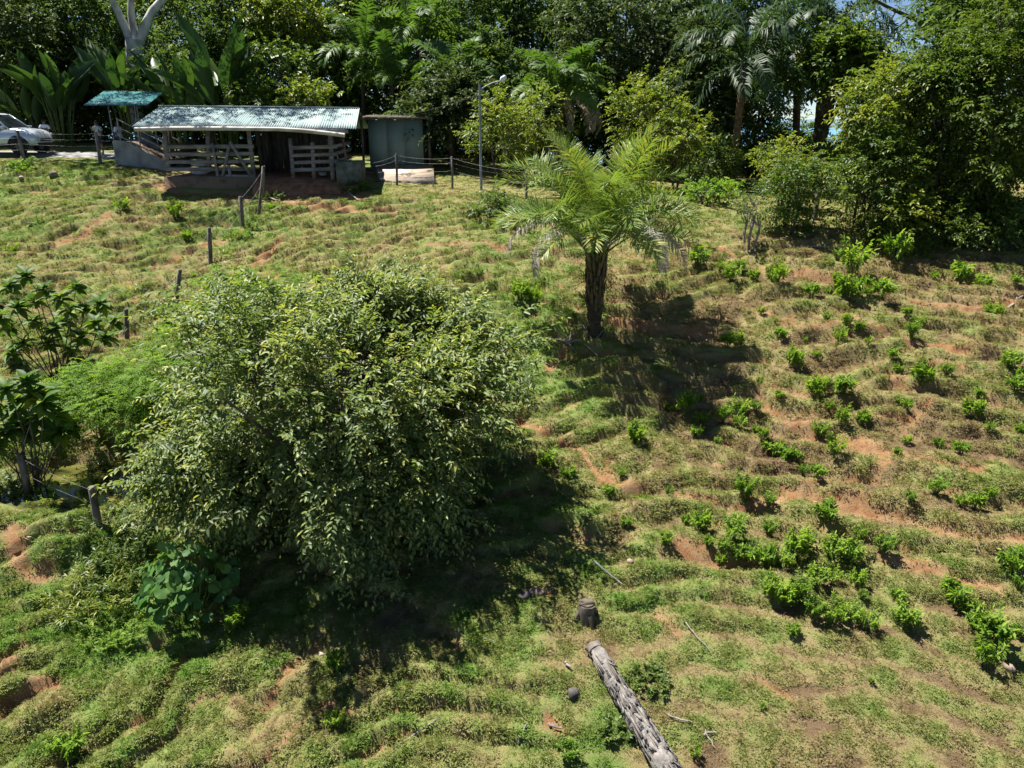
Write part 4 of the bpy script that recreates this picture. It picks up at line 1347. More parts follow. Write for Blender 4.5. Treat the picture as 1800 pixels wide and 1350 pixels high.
# ---------------------------------------------------------------- feathery light green trees by the pond
def feather_tree(label, loc, parts, seed, trunk_r, group='feathery trees by the pond'):
    rng = np.random.RandomState(seed)
    t = thing('feathery_tree', label, 'tree', loc, 0, group)
    mb = MB(); mw = MB()
    for c, rad, ncl in parts:
        C = clump_centres(rng, ncl, c, rad, .5, -.5, .15)
        # each shoot carries flat layered compound leaves
        per = 9; n = ncl * per
        O = np.repeat(C, per, 0) + rng.randn(n, 3) * .15
        a = rng.rand(n) * 6.283
        D = unit(np.stack([np.cos(a), np.sin(a), .25 + .25 * rng.randn(n)], 1) + .5 * unit(O - np.array(c)))
        sprays(mb, O, D, .36 * (.7 + .6 * rng.rand(n)), 17, .105, .032, rng, 'diamond', .35, angle=1.2, young=.2, tint0=.5, tvar=.12, spread=.1, ldroop=.1,
               tmul=np.repeat(rng.randn(ncl) * .14, per), flat=1.2)
        top = np.array(c) * [.6, .6, .45]
        limb(mw, (0, 0, -.3), top, trunk_r, trunk_r * .7, rng, .05, 6, 7)
        for cc in C[::3]:
            limb(mw, top, cc, trunk_r * .35, .006, rng, .12, 5, 4)
    mb.build('foliage', 'leaf_feather', t, kind='stuff')
    mw.build('trunk', 'bark', t, smooth=True)
    return t


x, y = -8.6, 17.3
f0 = (x, y, hz(x, y))


def fpx(px, py, Y):
    return tuple(np.array(at(px, py, Y)) - np.array(f0))


feather_tree('bright light green feathery tree overhanging the pond left of the big tree', f0,
             [(fpx(245, 715, 16.1), (1.35, 1.0, .65), 95), (fpx(310, 660, 16.6), (1.5, 1.1, .8), 80), (fpx(165, 690, 16.6), (.9, .9, .6), 45), (fpx(370, 580, 17.6), (1.4, .9, .55), 55)], 21, .07)
f0 = foot(450, 575)
feather_tree('small bright feathery tree peeking up behind the big tree near the fence posts', f0, [((-.6, 0, 1.15), (.9, .7, .5), 38), ((.7, .2, 1.1), (.7, .6, .4), 26), ((.1, -.4, .7), (.7, .6, .4), 20)], 22, .04)

# ---------------------------------------------------------------- large-leaved shrubs at the left edge
def big_leaf(n_seg=5, curl=.25, width=.42):
    """unit broad leaf along +x with folded midrib"""
    V = []; F = []
    for i in range(n_seg + 1):
        t = i / n_seg
        w_ = width * math.sin(math.pi * min(1, t * .92 + .06)) ** .75 * (1.05 - .25 * t)
        if i == n_seg:
            w_ = .01
        z = -curl * t * t
        V += [(t, -w_, z + .10 * w_ / width), (t, 0, z), (t, w_, z + .10 * w_ / width)]
    for i in range(n_seg):
        for j in (0, 1):
            a = i * 3 + j
            F.append([a, a + 3, a + 4, a + 1])
    return np.array(V, float), F


def leaf_meshes(prefix, mat, variants, **kw):
    out = []
    for k, ti in enumerate(variants):
        V, F = big_leaf(curl=kw.get('curl', .25) + .08 * (k % 3), width=kw.get('width', .3), n_seg=kw.get('n_seg', 5))
        out.append(MB().raw(V, F, ti).mesh(prefix, mat, True))
    return out


LM_BIG = leaf_meshes('leaf', 'leaf_big', (.25, .5, .62, .75, .97), width=.24)


def put_leaf(me, parent, p, d, size, rng, roll=.5):
    d = Vector(d).normalized()
    q = d.to_track_quat('X', 'Z')
    q = q @ Matrix.Rotation(rng.randn() * roll, 3, 'X').to_quaternion()
    o = link('leaf', me, parent, p)
    o.rotation_mode = 'QUATERNION'; o.rotation_quaternion = q; o.scale = (size,) * 3
    return o


def rosette_shrub(label, loc, heads, leaf_len, per, seed, name='large_leaved_shrub', lms=None, stem='bark'):
    """bare stems, each ending in a rosette of large leaves; every leaf is a part"""
    rng = np.random.RandomState(seed)
    t = thing(name, label, 'shrub', loc, 0, 'large leaved shrubs at the left')
    lms = lms or LM_BIG
    for h in heads:
        h = np.array(h, float)
        mw = MB()
        limb(mw, (h[0] * .12, h[1] * .12, -.2), h, .02, .009, rng, .10, 6, 5)
        mw.build('stem', stem, t, smooth=True)
        for i in range(per):
            a = i * 2.4 + rng.rand() * .5
            el = .75 - 1.15 * i / per + rng.randn() * .15
            d = (math.cos(a) * math.cos(el), math.sin(a) * math.cos(el), math.sin(el))
            put_leaf(lms[rng.randint(len(lms))], t, h + np.array([0, 0, -.16 * i / per]), d, leaf_len * (.75 + .5 * rng.rand()), rng, .3)
    return t


rng = np.random.RandomState(8)
f0 = foot(105, 668)
hs = []
for px, py in ((15, 500), (45, 480), (75, 505), (30, 535), (105, 520), (135, 500), (150, 540), (110, 560), (60, 560), (15, 570), (175, 530), (200, 560), (185, 590), (140, 590), (85, 600), (40, 600), (-10, 530), (60, 525), (120, 540), (165, 565), (20, 615), (95, 575), (0, 555), (120, 610)):
    p = at(px, py, f0[1] + rng.randn() * .45)
    hs.append(np.array(p) - np.array(f0))
rosette_shrub('tall shrub with large pale green leaves on bare stems above the pond', f0, hs, .33, 20, 31)
f0 = foot(60, 872)
hs = []
for px, py in ((10, 680), (45, 665), (80, 690), (25, 720), (65, 730), (100, 725), (120, 745), (15, 755), (50, 760), (95, 755), (-15, 700), (-10, 780), (30, 700), (75, 705), (105, 755), (60, 690), (-20, 760), (40, 745)):
    p = at(px, py, f0[1] + .3 + rng.randn() * .3)
    hs.append(np.array(p) - np.array(f0))
rosette_shrub('glossy shrub with broad dark leaves at the left edge beside the pond post', f0, hs, .36, 19, 32)
# ---------------------------------------------------------------- round-leaved plant under the big tree
LM_RND = []
for k, ti in enumerate((.2, .5, .75, .95)):
    V = [(.42, 0, -.05)]; F = []
    m_ = 14
    for i in range(m_):
        a = 2 * math.pi * i / m_
        rr_ = .5 * (1 + .06 * math.sin(5 * a + k)) * (1 if abs(a - math.pi) > .3 else .62)
        V.append((.42 + rr_ * math.cos(a), rr_ * math.sin(a) * 1.05, .04 * math.sin(3 * a + k) - .10 * (math.cos(a) > .3)))
    F = [[0, 1 + i, 1 + (i + 1) % m_] for i in range(m_)]
    LM_RND.append(MB().raw(V, F, ti).mesh('leaf', 'leaf_round', True))
f0 = foot(335, 1072)
rp = thing('round_leaved_plant', 'plant with big round green leaves at the lower left edge of the big tree', 'plant', f0)
rng = np.random.RandomState(9)
for i in range(130):
    a = rng.rand() * 6.28; r = .85 * math.sqrt(rng.rand())
    hx, hy = r * math.cos(a) * 1.05, r * math.sin(a) * .8
    h = .30 + .75 * (1 - (r / .85) ** 2) + .25 * rng.rand() + .25 * (hy > 0)
    tl = Vector((hx, hy - .30, 0)).normalized()
    o = put_leaf(LM_RND[rng.randint(4)], rp, (hx, hy, h), (tl.x, tl.y, -.55 + .3 * rng.randn()), .15 + .11 * rng.rand(), rng, .45)
    if i % 3 == 0:
        MB().tube([(hx * .3, hy * .3, -.1), (hx * .8, hy * .8, h * .6), (hx, hy, h)], .008, 4, False).build('stalk', 'stem_green', rp)

# ---------------------------------------------------------------- palms
def frond_mesh(name, mat, seed, L=3.2, petiole=.9, e0=1.1, bend=2.0, ll=.55, lw=.035, n=44, vee=.5, hang=.3, tint=.5, tipyel=.0, plum=.25, stem_r=.028):
    """one pinnate frond along +x: arching rachis and narrow leaflets on both sides"""
    rng = np.random.RandomState(seed)
    m_ = 40
    tt = np.linspace(0, 1, m_)
    el = e0 - bend * tt ** 1.5
    az = .25 * rng.randn() * tt ** 2
    step = L / (m_ - 1)
    dirs = np.stack([np.cos(el) * np.cos(az), np.cos(el) * np.sin(az), np.sin(el)], 1)
    P = np.concatenate([[[0, 0, 0]], np.cumsum(dirs * step, 0)[:-1]])
    mb = MB()
    mb.tube(P[::3], np.interp(tt[::3], [0, .3, 1], [stem_r * 1.6, stem_r * .8, .004]), 4, False, tint=.8)
    p0 = petiole / L
    u = np.repeat(np.linspace(p0, .995, n), 2) + rng.randn(2 * n) * .004
    u = np.clip(u, p0, 1)
    B = np.stack([np.interp(u, tt, P[:, i]) for i in range(3)], 1)
    T = unit(np.stack([np.interp(u, tt, dirs[:, i]) for i in range(3)], 1))
    side = unit(np.cross(T, np.array([0, 0, 1.0])) + 1e-5)
    upn = unit(np.cross(side, T))
    sg = np.where(np.arange(2 * n) % 2 == 0, 1.0, -1.0)[:, None]
    fr = (u - p0) / (1 - p0)
    prof = np.interp(fr, [0, .12, .5, .85, 1], [.35, .75, 1, .7, .35])
    fw = np.interp(fr, [0, .5, 1], [.35, .55, 1.25])[:, None]
    vz = vee + plum * rng.randn(2 * n)[:, None]
    Dl = unit(side * sg + T * fw + upn * vz + rng.randn(2 * n, 3) * .07)
    ln = ll * prof * (.85 + .3 * rng.rand(2 * n))
    # leaflets as two-piece blades that droop at the tip
    wid = lw
    S = unit(np.cross(Dl, upn + 1e-5)); 
    M1 = B + Dl * (ln * .5)[:, None]
    D2 = unit(Dl + np.array([0, 0, -1.0]) * (hang * (1 + .6 * rng.rand(2 * n)))[:, None] * 1.6)
    E = M1 + D2 * (ln * .5)[:, None]
    V = np.stack([B + S * wid * .3, B - S * wid * .3, M1 - S * wid * .5, M1 + S * wid * .5, E], 1)
    F = np.array([[0, 1, 2], [0, 2, 3], [3, 2, 4]])
    ti = np.clip(tint + .12 * rng.randn(2 * n) + tipyel * (fr > .75) * rng.rand(2 * n), 0, 1)
    mb.raw(V.reshape(-1, 3), (F[None] + (np.arange(2 * n) * 5)[:, None, None]).reshape(-1, 3), np.repeat(ti, 5))
    return mb.mesh(name, mat)


def put_frond(me, parent, az, z, tilt=0.0, r=.1, s=1.0, name='frond', roll=0.0):
    o = link(name, me, parent, (r * math.cos(az), r * math.sin(az), z))
    o.rotation_euler = (roll, tilt, az)
    o.scale = (s, s, s)
    return o


def trunk_mesh(h, r0, r1, lean=(0, 0), sides=12, rings=.09, wob=.10, seed=0):
    random.seed(seed)
    mb = MB()
    k = max(6, int(h / rings))
    pts = [(lean[0] * (i / k) ** 2, lean[1] * (i / k) ** 2, h * i / k - .25 * (i == 0)) for i in range(k + 1)]
    rr_ = [(r0 + (r1 - r0) * i / k) * (1 + .06 * (i % 2)) for i in range(k + 1)]
    mb.tube(pts, rr_, sides, True, wob=wob)
    return mb


# the feature palm on the slope
f0 = foot(1043, 588)
palm = thing('oil_palm', 'bright green palm with drooping grey dead fronds on the open slope', 'palm tree', f0)
trunk_mesh(2.6, .19, .2, (.04, 0), 14, .07, .28, 4).build('trunk', 'bark_palm', palm)
rng = np.random.RandomState(14)
# old leaf bases standing out of the trunk, each a part
for i in range(46):
    a = i * 2.4; z = .6 + 2.0 * (i / 46)
    up_ = .38 + .45 * rng.rand() + .25 * (i / 46)
    rb = .17
    p0 = np.array([rb * math.cos(a), rb * math.sin(a), z])
    p1 = p0 + np.array([math.cos(a) * (.06 + .16 * i / 46), math.sin(a) * (.06 + .16 * i / 46), up_])
    MB().tube([p0 - [math.cos(a) * .06, math.sin(a) * .06, .05], (p0 + p1) / 2 + [math.cos(a) * .03, math.sin(a) * .03, 0], p1], [.06, .042, .018], 4).build('leaf_base', 'petiole_dry' if i < 30 else 'petiole', palm)
PF = [frond_mesh('frond', 'palm_green', 40 + k, 3.7, 1.0, e, b, .70, .036, 76, .6, .12, tn, ty, .55) for k, (e, b, tn, ty) in enumerate((
    (1.42, 1.0, .78, .0), (1.30, 1.5, .72, .0), (1.2, 1.75, .66, .1), (1.1, 1.85, .60, .2), (1.0, 1.85, .57, .4), (.84, 1.75, .52, .5)))]
for i in range(46):
    lay = i / 46
    k = min(5, int(lay * 6))
    put_frond(PF[k], palm, i * 2.39996 + rng.randn() * .12, 2.62 - .35 * lay, rng.randn() * .06, .10 + .06 * lay, .80 + .2 * rng.rand(), roll=rng.randn() * .25)
DF = [frond_mesh('dead_frond', 'palm_dry', 60 + k, 3.2, 1.1, .95 - .1 * k, 2.6, .46, .045, 40, -.1, 1.0, .5, 0, .2) for k in range(2)]
for i, a in enumerate((-2.9, -2.35, -.95, -.4, .4)):
    put_frond(DF[i % 2], palm, a, 2.45, 0, .14, .92 + .16 * rng.rand(), 'dead_frond', rng.randn() * .2)
mb = MB()
n = 70
a = rng.rand(n) * 6.283; z = .7 + 1.7 * rng.rand(n)
O = np.stack([.22 * np.cos(a), .22 * np.sin(a), z], 1)
sprays(mb, O, np.stack([np.cos(a), np.sin(a), .3 + 0 * a], 1), .42, 11, .10, .035, rng, 'diamond', .5, angle=1.2, tint0=.5)
mb.build('fern', 'leaf_bush', palm, kind='stuff')
mb = MB()
for k in range(16):
    a = rng.rand() * 6.28; L = .5 + .7 * rng.rand()
    c_ = np.array([rng.randn() * .35 - .35, rng.randn() * .25 - .45, 0])
    q = [(c_[0] + L * (s - .5) * math.cos(a), c_[1] + L * (s - .5) * math.sin(a)) for s in (0, .5, 1)]
    mb.tube([(u, v, hz(f0[0] + u, f0[1] + v) - f0[2] + .05) for u, v in q], [.008, .02, .008], 4)
o = mb.build('fallen_fronds', 'palm_dry'); o.location = f0; tag(o, 'heap of dry grey fallen frond stalks at the foot of the slope palm', 'plant litter'); o['kind'] = 'stuff'

# royal palms and others behind
RF = [frond_mesh('frond', 'palm_royal', 70 + k, 3.7, .5, e, b, .75, .075, 46, .1, .55, .45, 0, .35, .035) for k, (e, b) in enumerate(((1.35, 1.7), (.95, 2.1), (.45, 2.2), (-.1, 1.5)))]
UF = [frond_mesh('frond', 'palm_under', 80 + k, 2.6, .5, e, b, .66, .085, 36, .25, .3, .5 + .1 * k, 0, .25) for k, (e, b) in enumerate(((1.35, 1.3), (1.05, 1.8), (.7, 2.0)))]


def back_palm(label, px_foot, py_foot, Y, px_top, py_top, fr, nf, s, r0, r1, seed, bark='bark_royal', dead=0, cat='palm tree', group='palms at the forest edge'):
    a = at(px_foot, py_foot, Y); z = hz(a.x, Y)
    top = at(px_top, py_top, Y)
    t = thing('royal_palm' if fr is RF else 'understory_palm', label, cat, (a.x, Y, z), 0, group)
    h = top.z - z
    trunk_mesh(h, r0, r1, (top.x - a.x, 0), 10, .14, .06, seed).build('trunk', bark, t, smooth=True)
    rng = np.random.RandomState(seed)
    hub = thing('crown_hub', '', '', (top.x - a.x, 0, h - .15)); del hub['label']; del hub['category']; hub.parent = t; hub.name = 'crown'
    for i in range(nf):
        lay = i / nf
        put_frond(fr[min(len(fr) - 1, int(lay * len(fr)))], hub, i * 2.39996 + rng.randn() * .2, -.25 * lay, rng.randn() * .1, .08, s * (.85 + .3 * rng.rand()), roll=rng.randn() * .3)
    for i in range(dead):
        put_frond(DF[i % 2], hub, rng.rand() * 6.28, -.3, .6, .12, s * .9, 'dead_frond')
    return t


back_palm('royal palm with sunlit orange brown trunk standing right of centre', 1288, 300, 36.5, 1312, 98, RF, 26, 1.0, .20, .16, 101)
back_palm('thick dark trunked palm in front of the sea view', 1440, 268, 38.5, 1452, 72, RF, 26, 1.05, .36, .30, 102, 'bark_palm', 3)
back_palm('tall palm with a dark slim trunk just right of the orange trunked palm', 1396, 285, 41.0, 1396, 55, RF, 22, 1.05, .2, .17, 103, 'bark_palm')
back_palm('palm rising at the top edge above the glossy grey green tree', 1236, 290, 44.0, 1236, 20, RF, 20, 1.05, .2, .16, 104, 'bark_palm')
back_palm('bright arching palm with brown skirt above the street lamp', 985, 250, 39.0, 985, 160, UF, 24, 1.15, .22, .2, 105, 'bark_palm', 4)
back_palm('palm with orange fruit stalks behind the hut roof', 795, 250, 41.0, 797, 140, UF, 20, 1.05, .14, .12, 106, 'bark_palm', 2)
back_palm('slim palm rising behind the right end of the shed roof', 690, 250, 42.0, 690, 138, UF, 18, 1.0, .12, .10, 107, 'bark_palm')
back_palm('shaded palm above the middle of the shed roof', 640, 250, 43.5, 640, 95, UF, 18, 1.15, .12, .10, 108, 'bark_palm')
back_palm('high palm near the top edge above the hut', 735, 250, 45.0, 735, 60, UF, 18, 1.25, .13, .11, 109, 'bark_palm')
back_palm('small palm clump beside the thick dark palm trunk', 1478, 300, 35.0, 1478, 268, UF, 12, .62, .06, .05, 110, 'bark_palm')
back_palm('young yellowing palm between the bushes at the right crest', 1490, 355, 27.5, 1488, 318, [frond_mesh('frond', 'palm_green', 95, 2.0, .4, 1.1, 1.6, .42, .04, 26, .3, .2, .8, .3)], 9, .75, .05, .04, 111, 'petiole')
back_palm('pale green young palm low beside the right corner of the shed roof', 735, 300, 38.5, 722, 210, UF, 9, .55, .05, .04, 112, 'petiole')
fl = bpy.data.objects.get('understory_palm.001')
mb = MB(); rng = np.random.RandomState(3)
O = rng.randn(26, 3) * .12; sprays(mb, O, rng.randn(26, 3) + [0, -.5, -.3], .5, 8, .12, .03, rng, 'diamond', .3)
o = mb.build('fruit_stalk', 'flower', fl, kind='stuff'); pq = at(785, 142, 40.2); o.location = np.array(pq) - np.array(fl.location)

# ---------------------------------------------------------------- paddle-leaved plants (heliconia) behind the canopy
LM_HEL = []
for k, ti in enumerate((.2, .45, .7, .95)):
    V, F = big_leaf(8, .10 + .06 * k, .15)
    mb = MB(); mb.raw(V * [1, 1, 1], F, ti)
    LM_HEL.append(mb.mesh('leaf', 'leaf_helic', True))


def heliconia(label, px, py, Y, n, h, seed):
    a = at(px, py, Y); z = hz(a.x, Y)
    t = thing('paddle_leaf_plant', label, 'plant', (a.x, Y, z), 0, 'paddle leaved plants behind the canopy')
    rng = np.random.RandomState(seed)
    for i in range(n):
        az = rng.rand() * 6.28; r = .55 * rng.rand()
        el = 1.35 - .75 * rng.rand() ** 1.5
        b = np.array([r * math.cos(az), r * math.sin(az), -.1])
        hh = h * (.45 + .4 * rng.rand())
        tip = b + np.array([math.cos(az) * .4, math.sin(az) * .4, hh])
        MB().tube([b, (b + tip) / 2 + [-.05 * math.cos(az), -.05 * math.sin(az), .05], tip], [.035, .028, .018], 5, False).build('stalk', 'stem_green', t)
        put_leaf(LM_HEL[rng.randint(4)], t, tip, (math.cos(az) * math.cos(el), math.sin(az) * math.cos(el), math.sin(el)), h * (.5 + .22 * rng.rand()), rng, .8)
    return t


heliconia('clump of tall paddle leaves left of the teal canopy', 112, 262, 41.5, 22, 3.9, 201)
heliconia('paddle leaved clump directly behind the teal canopy', 232, 262, 42.0, 18, 3.9, 202)
heliconia('broad paddle leaves above the left end of the shed roof', 325, 262, 41.0, 16, 3.7, 203)
heliconia('tallest paddle leaved clump above the middle left of the shed roof', 398, 262, 41.5, 24, 4.8, 204)
heliconia('low paddle leaved clump beside the person by the silver car', 60, 262, 42.0, 12, 2.8, 205)

# ---------------------------------------------------------------- trees and bushes by the crest and in the forest
def crown_tree(name, label, cat, px, py, Y, rx_px, rz_px, mat, seed, group='forest edge trees', ry=None, base_py=None, **kw):
    """crown centred on the line of sight (px, py) at depth Y; the trunk stands below it on the ground"""
    c = at(px, py, Y)
    k = Y / FPX * 1.02
    z0 = hz(c.x, Y)
    q = .42 * kw.get('slen', .5) if group == 'crest bushes' else 0.0
    rad = (max(rx_px * k - q, .3), (ry if ry else max(rx_px * k * .9 - q, .3)), max(rz_px * k - q, .2))
    return leafy_tree(name, label, cat, (c.x, Y, z0), (0, 0, c.z - z0), rad, mat, seed, group=group, **kw)


FT = dict(slen=.8, nl=9, ll=.32, lw=.15, clump_r=.8, trunk_r=.16, fork=.5, nlimb=10)
BU = dict(slen=.5, nl=9, ll=.19, lw=.09, clump_r=.4, trunk_r=.05, stems=3, zmin=-.95, nlimb=12)
# near the crest, left to right
crown_tree('bush', 'low dark green bush left of the slope palm at the crest', 'bush', 870, 372, 28.3, 38, 34, 'leaf_bush', 301, group='crest bushes', clumps=26, per=12, **{**BU, 'll': .15, 'lw': .075})
crown_tree('bushy_tree', 'yellow green bushy tree right beside the street lamp', 'tree', 880, 232, 34.5, 62, 68, 'leaf_yellow', 302, group='crest bushes', clumps=44, per=13, **{**BU, 'shell': .5})
crown_tree('bushy_tree', 'yellow green tree just left of the slope palm crown, pale twigs showing', 'tree', 945, 210, 35.5, 45, 55, 'leaf_yellow', 303, group='crest bushes', clumps=26, per=11, **{**BU, 'bark': 'twig', 'shell': .5})
crown_tree('bushy_tree', 'tall yellow green bush behind the right of the slope palm crown', 'tree', 1130, 205, 34.5, 78, 72, 'leaf_yellow', 304, group='crest bushes', clumps=52, per=13, **BU)
crown_tree('bushy_tree', 'yellow tipped bush between slope palm crown and orange palm trunk', 'tree', 1200, 252, 33.0, 42, 52, 'leaf_yellow', 305, group='crest bushes', clumps=28, per=12, **BU)
crown_tree('bush', 'dark green bush at the foot of the orange trunked palm', 'bush', 1250, 280, 35.5, 52, 45, 'leaf_bush', 306, group='crest bushes', clumps=34, per=12, **BU)
crown_tree('bush', 'low broad leaved weeds on the crest right of the slope palm', 'bush', 1245, 335, 29.5, 40, 14, 'leaf_shrub', 307, group='crest bushes', clumps=18, per=10, **{**BU, 'slen': .3, 'll': .16})
crown_tree('bush', 'bright green bush in front of the two royal palms', 'bush', 1385, 288, 29.0, 42, 42, 'leaf_yellow', 308, group='crest bushes', clumps=30, per=12, **{**BU, 'll': .17, 'lw': .08})
crown_tree('bush', 'leafy bush with dark shade under it left of the pale corner post', 'bush', 1392, 335, 25.5, 48, 52, 'leaf_bush', 309, group='crest bushes', clumps=36, per=13, **{**BU, 'll': .16, 'lw': .08})
crown_tree('bush', 'sparse grey twiggy bush on the crest right of the slope palm', 'bush', 1318, 368, 24.5, 32, 38, 'leaf_bush', 310, group='crest bushes', clumps=12, per=5, **{**BU, 'bark': 'twig', 'twig': .007, 'slen': .5, 'll': .09})
crown_tree('bushy_tree', 'broad leaved light green tree left of the big dark right tree', 'tree', 1545, 195, 26.0, 58, 80, 'leaf_yellow', 311, group='crest bushes', clumps=54, per=14, **{**BU, 'll': .19, 'lw': .09})
crown_tree('bushy_tree', 'dense mid green bush below the light tree at the right crest', 'tree', 1545, 320, 25.0, 74, 96, 'leaf_bush', 312, group='crest bushes', clumps=84, per=14, **{**BU, 'll': .16, 'lw': .08})
crown_tree('bushy_tree', 'yellowish bush at the front of the right crest thicket', 'bush', 1580, 385, 24.2, 55, 50, 'leaf_yellow', 313, group='crest bushes', clumps=44, per=12, **{**BU, 'll': .15, 'lw': .075})
crown_tree('dense_tree', 'big dense dark green tree filling the right edge', 'tree', 1738, 205, 25.5, 118, 165, 'leaf_dark', 314, group='crest bushes', clumps=230, per=15, slen=.6, nl=10, ll=.19, lw=.085, clump_r=.5, trunk_r=.11, zmin=-.97, nlimb=24, stems=3, stem_spread=.4)
crown_tree('dense_tree', 'light green leafy tree top left of the big dark right tree', 'tree', 1672, 150, 25.5, 66, 58, 'leaf_bush', 315, group='crest bushes', clumps=60, per=14, **{**BU, 'trunk_r': .08, 'zmin': -.7})
crown_tree('bush', 'shaded undergrowth at the foot of the big dark right tree', 'bush', 1690, 375, 25.0, 105, 42, 'leaf_dark', 316, group='crest bushes', clumps=54, per=12, **BU)
crown_tree('bush', 'low bush in front of the trunks of the big dark right tree', 'bush', 1735, 398, 24.2, 80, 36, 'leaf_bush', 317, group='crest bushes', clumps=44, per=13, **{**BU, 'll': .15, 'lw': .07})
crown_tree('bush', 'bright low bush at the foot of the right crest thicket', 'bush', 1640, 408, 24.0, 52, 34, 'leaf_bush', 318, group='crest bushes', clumps=30, per=12, **{**BU, 'll': .13, 'lw': .06})
# the forest behind
for i, a in enumerate((
    ('dark leafy tree at the upper left corner', 35, 85, 44, 85, 100, 'leaf_gloss', 70), ('shaded tree between the left corner and the white trunk', 140, 40, 47, 80, 85, 'leaf_forest', 60),
    ('sunlit pale green tree far behind the white trunk', 275, 60, 58, 75, 80, 'leaf_yellow', 44), ('fine dark tree right of the white trunk', 390, 50, 48, 80, 85, 'leaf_forest', 64),
    ('yellow green tree at the top edge above the shed', 515, 28, 46, 52, 55, 'leaf_yellow', 44), ('dark tree above the middle of the shed roof', 590, 60, 50, 85, 95, 'leaf_forest', 64),
    ('shaded tree above the hut roof', 690, 50, 52, 85, 90, 'leaf_forest', 60), ('dark tree above the street lamp', 850, 55, 50, 85, 90, 'leaf_forest', 64),
    ('tall black green tree at the top edge left of centre', 940, 20, 53, 90, 80, 'leaf_forest', 60), ('glossy pale leaved tree right of centre at the top', 1090, 60, 44, 100, 85, 'leaf_gloss', 84),
    ('glossy grey green tree left of the orange trunked palm', 1230, 180, 40, 62, 85, 'leaf_gloss', 64), ('dark tree behind the yellow green bushes', 1030, 170, 46, 95, 75, 'leaf_forest', 60),
    ('bright leaved small tree between hut and street lamp', 790, 200, 38.0, 52, 55, 'leaf_gloss', 44), ('green tree crossing the thick dark palm trunk', 1470, 108, 36.0, 42, 34, 'leaf_bush', 54),
    ('dark tree behind the royal palms', 1335, 165, 47, 50, 60, 'leaf_forest', 44), ('thin leaved tree against the sky behind the thick palm', 1530, 150, 44, 40, 22, 'leaf_forest', 18),
    ('dark crown at the top right corner', 1740, 20, 32, 90, 60, 'leaf_forest', 54), ('shaded tree behind the paddle leaves at the far left', 60, 190, 45, 75, 70, 'leaf_forest', 50),
    ('dark tree behind the shed right of the paddle leaves', 500, 160, 46, 80, 70, 'leaf_forest', 56), ('dark undergrowth tree behind the hut', 690, 200, 46, 90, 75, 'leaf_forest', 54),
    ('shaded tree at the foot of the white trunked tree', 240, 150, 48, 85, 75, 'leaf_forest', 54), ('dark tree left behind the street lamp', 870, 170, 44, 70, 75, 'leaf_forest', 50),
    ('dark tree behind the slope palm crown', 1130, 190, 44, 85, 75, 'leaf_forest', 54), ('shaded tree above the teal canopy', 330, 150, 46, 70, 70, 'leaf_forest', 50),
    ('green tree behind the thick palm at the horizon', 1390, 252, 50, 42, 18, 'leaf_bush', 22), ('distant green bush at the horizon right of the thick palm', 1505, 288, 46, 50, 28, 'leaf_bush', 26),
    ('dark undergrowth behind the right crest thicket', 1620, 230, 32, 85, 85, 'leaf_dark', 54), ('dark tree beyond the orange trunked palm', 1300, 60, 48, 70, 80, 'leaf_forest', 44))):
    crown_tree('forest_tree', a[0], 'tree', a[1], a[2], a[3], a[4], a[5], a[6], 400 + i, clumps=int(a[7] * 1.25), per=14, **FT)
# pale plants with large hand-like leaves above the shed
for i, (px, py, Y, s, lb) in enumerate(((500, 112, 41.5, 1.0, 'umbrella leaved small tree above the middle of the shed roof'), (540, 172, 39.5, .7, 'yellow green bush right behind the shed roof ridge'),
                                        (448, 172, 40.5, .6, 'low pale leaved plant behind the shed ridge'), (30, 100, 42, .9, 'pale leaved small tree at the far left'))):
    crown_tree('small_tree', lb, 'tree', px, py, Y, 34 * s, 26 * s, 'leaf_yellow' if i in (1,) else 'leaf_bush', 460 + i, clumps=16, per=8, **{**FT, 'll': .32, 'lw': .15, 'slen': .5, 'trunk_r': .06})

# white-trunked tree
a = at(236, 112, 45.0); z0 = hz(a.x, 45.0)
wt = thing('white_trunk_tree', 'tree with a pale white forking trunk behind the teal canopy', 'tree', (a.x, 45, z0))
mw = MB()
L0 = np.array(wt.location)
trk = [np.array([0, 0, -.3]), np.array(at(233, 175, 45)) - L0, np.array(at(236, 112, 45)) - L0, np.array(at(238, 68, 45)) - L0]
mw.tube(trk, [.5, .42, .42, .52], 12, wob=.05)
for pl, r in ((((232, 75), (222, 52), (207, 20), (192, -12), (178, -60)), .26), (((238, 70), (231, 30), (230, -10), (232, -70)), .22), (((246, 75), (256, 45), (268, 20), (290, -5), (315, -40)), .28)):
    mw.tube([np.array(at(p[0], p[1], 45 + .1 * i)) - L0 for i, p in enumerate(pl)], np.linspace(r, r * .6, len(pl)), 9, wob=.05)
mw.build('trunk', 'bark_pale', wt, smooth=True)
rng = np.random.RandomState(77)
cc = np.array([-18.5, 39.8, 12.6]) - L0
C = clump_centres(rng, 95, cc, (9.0, 5.5, 2.2), .3, -.9)
mb = MB(); O = np.repeat(C, 13, 0) + rng.randn(95 * 13, 3) * .6
sprays(mb, O, rng.randn(len(O), 3), .8, 9, .28, .12, rng, 'diamond')
mb.build('foliage', 'leaf_forest', wt, kind='stuff')

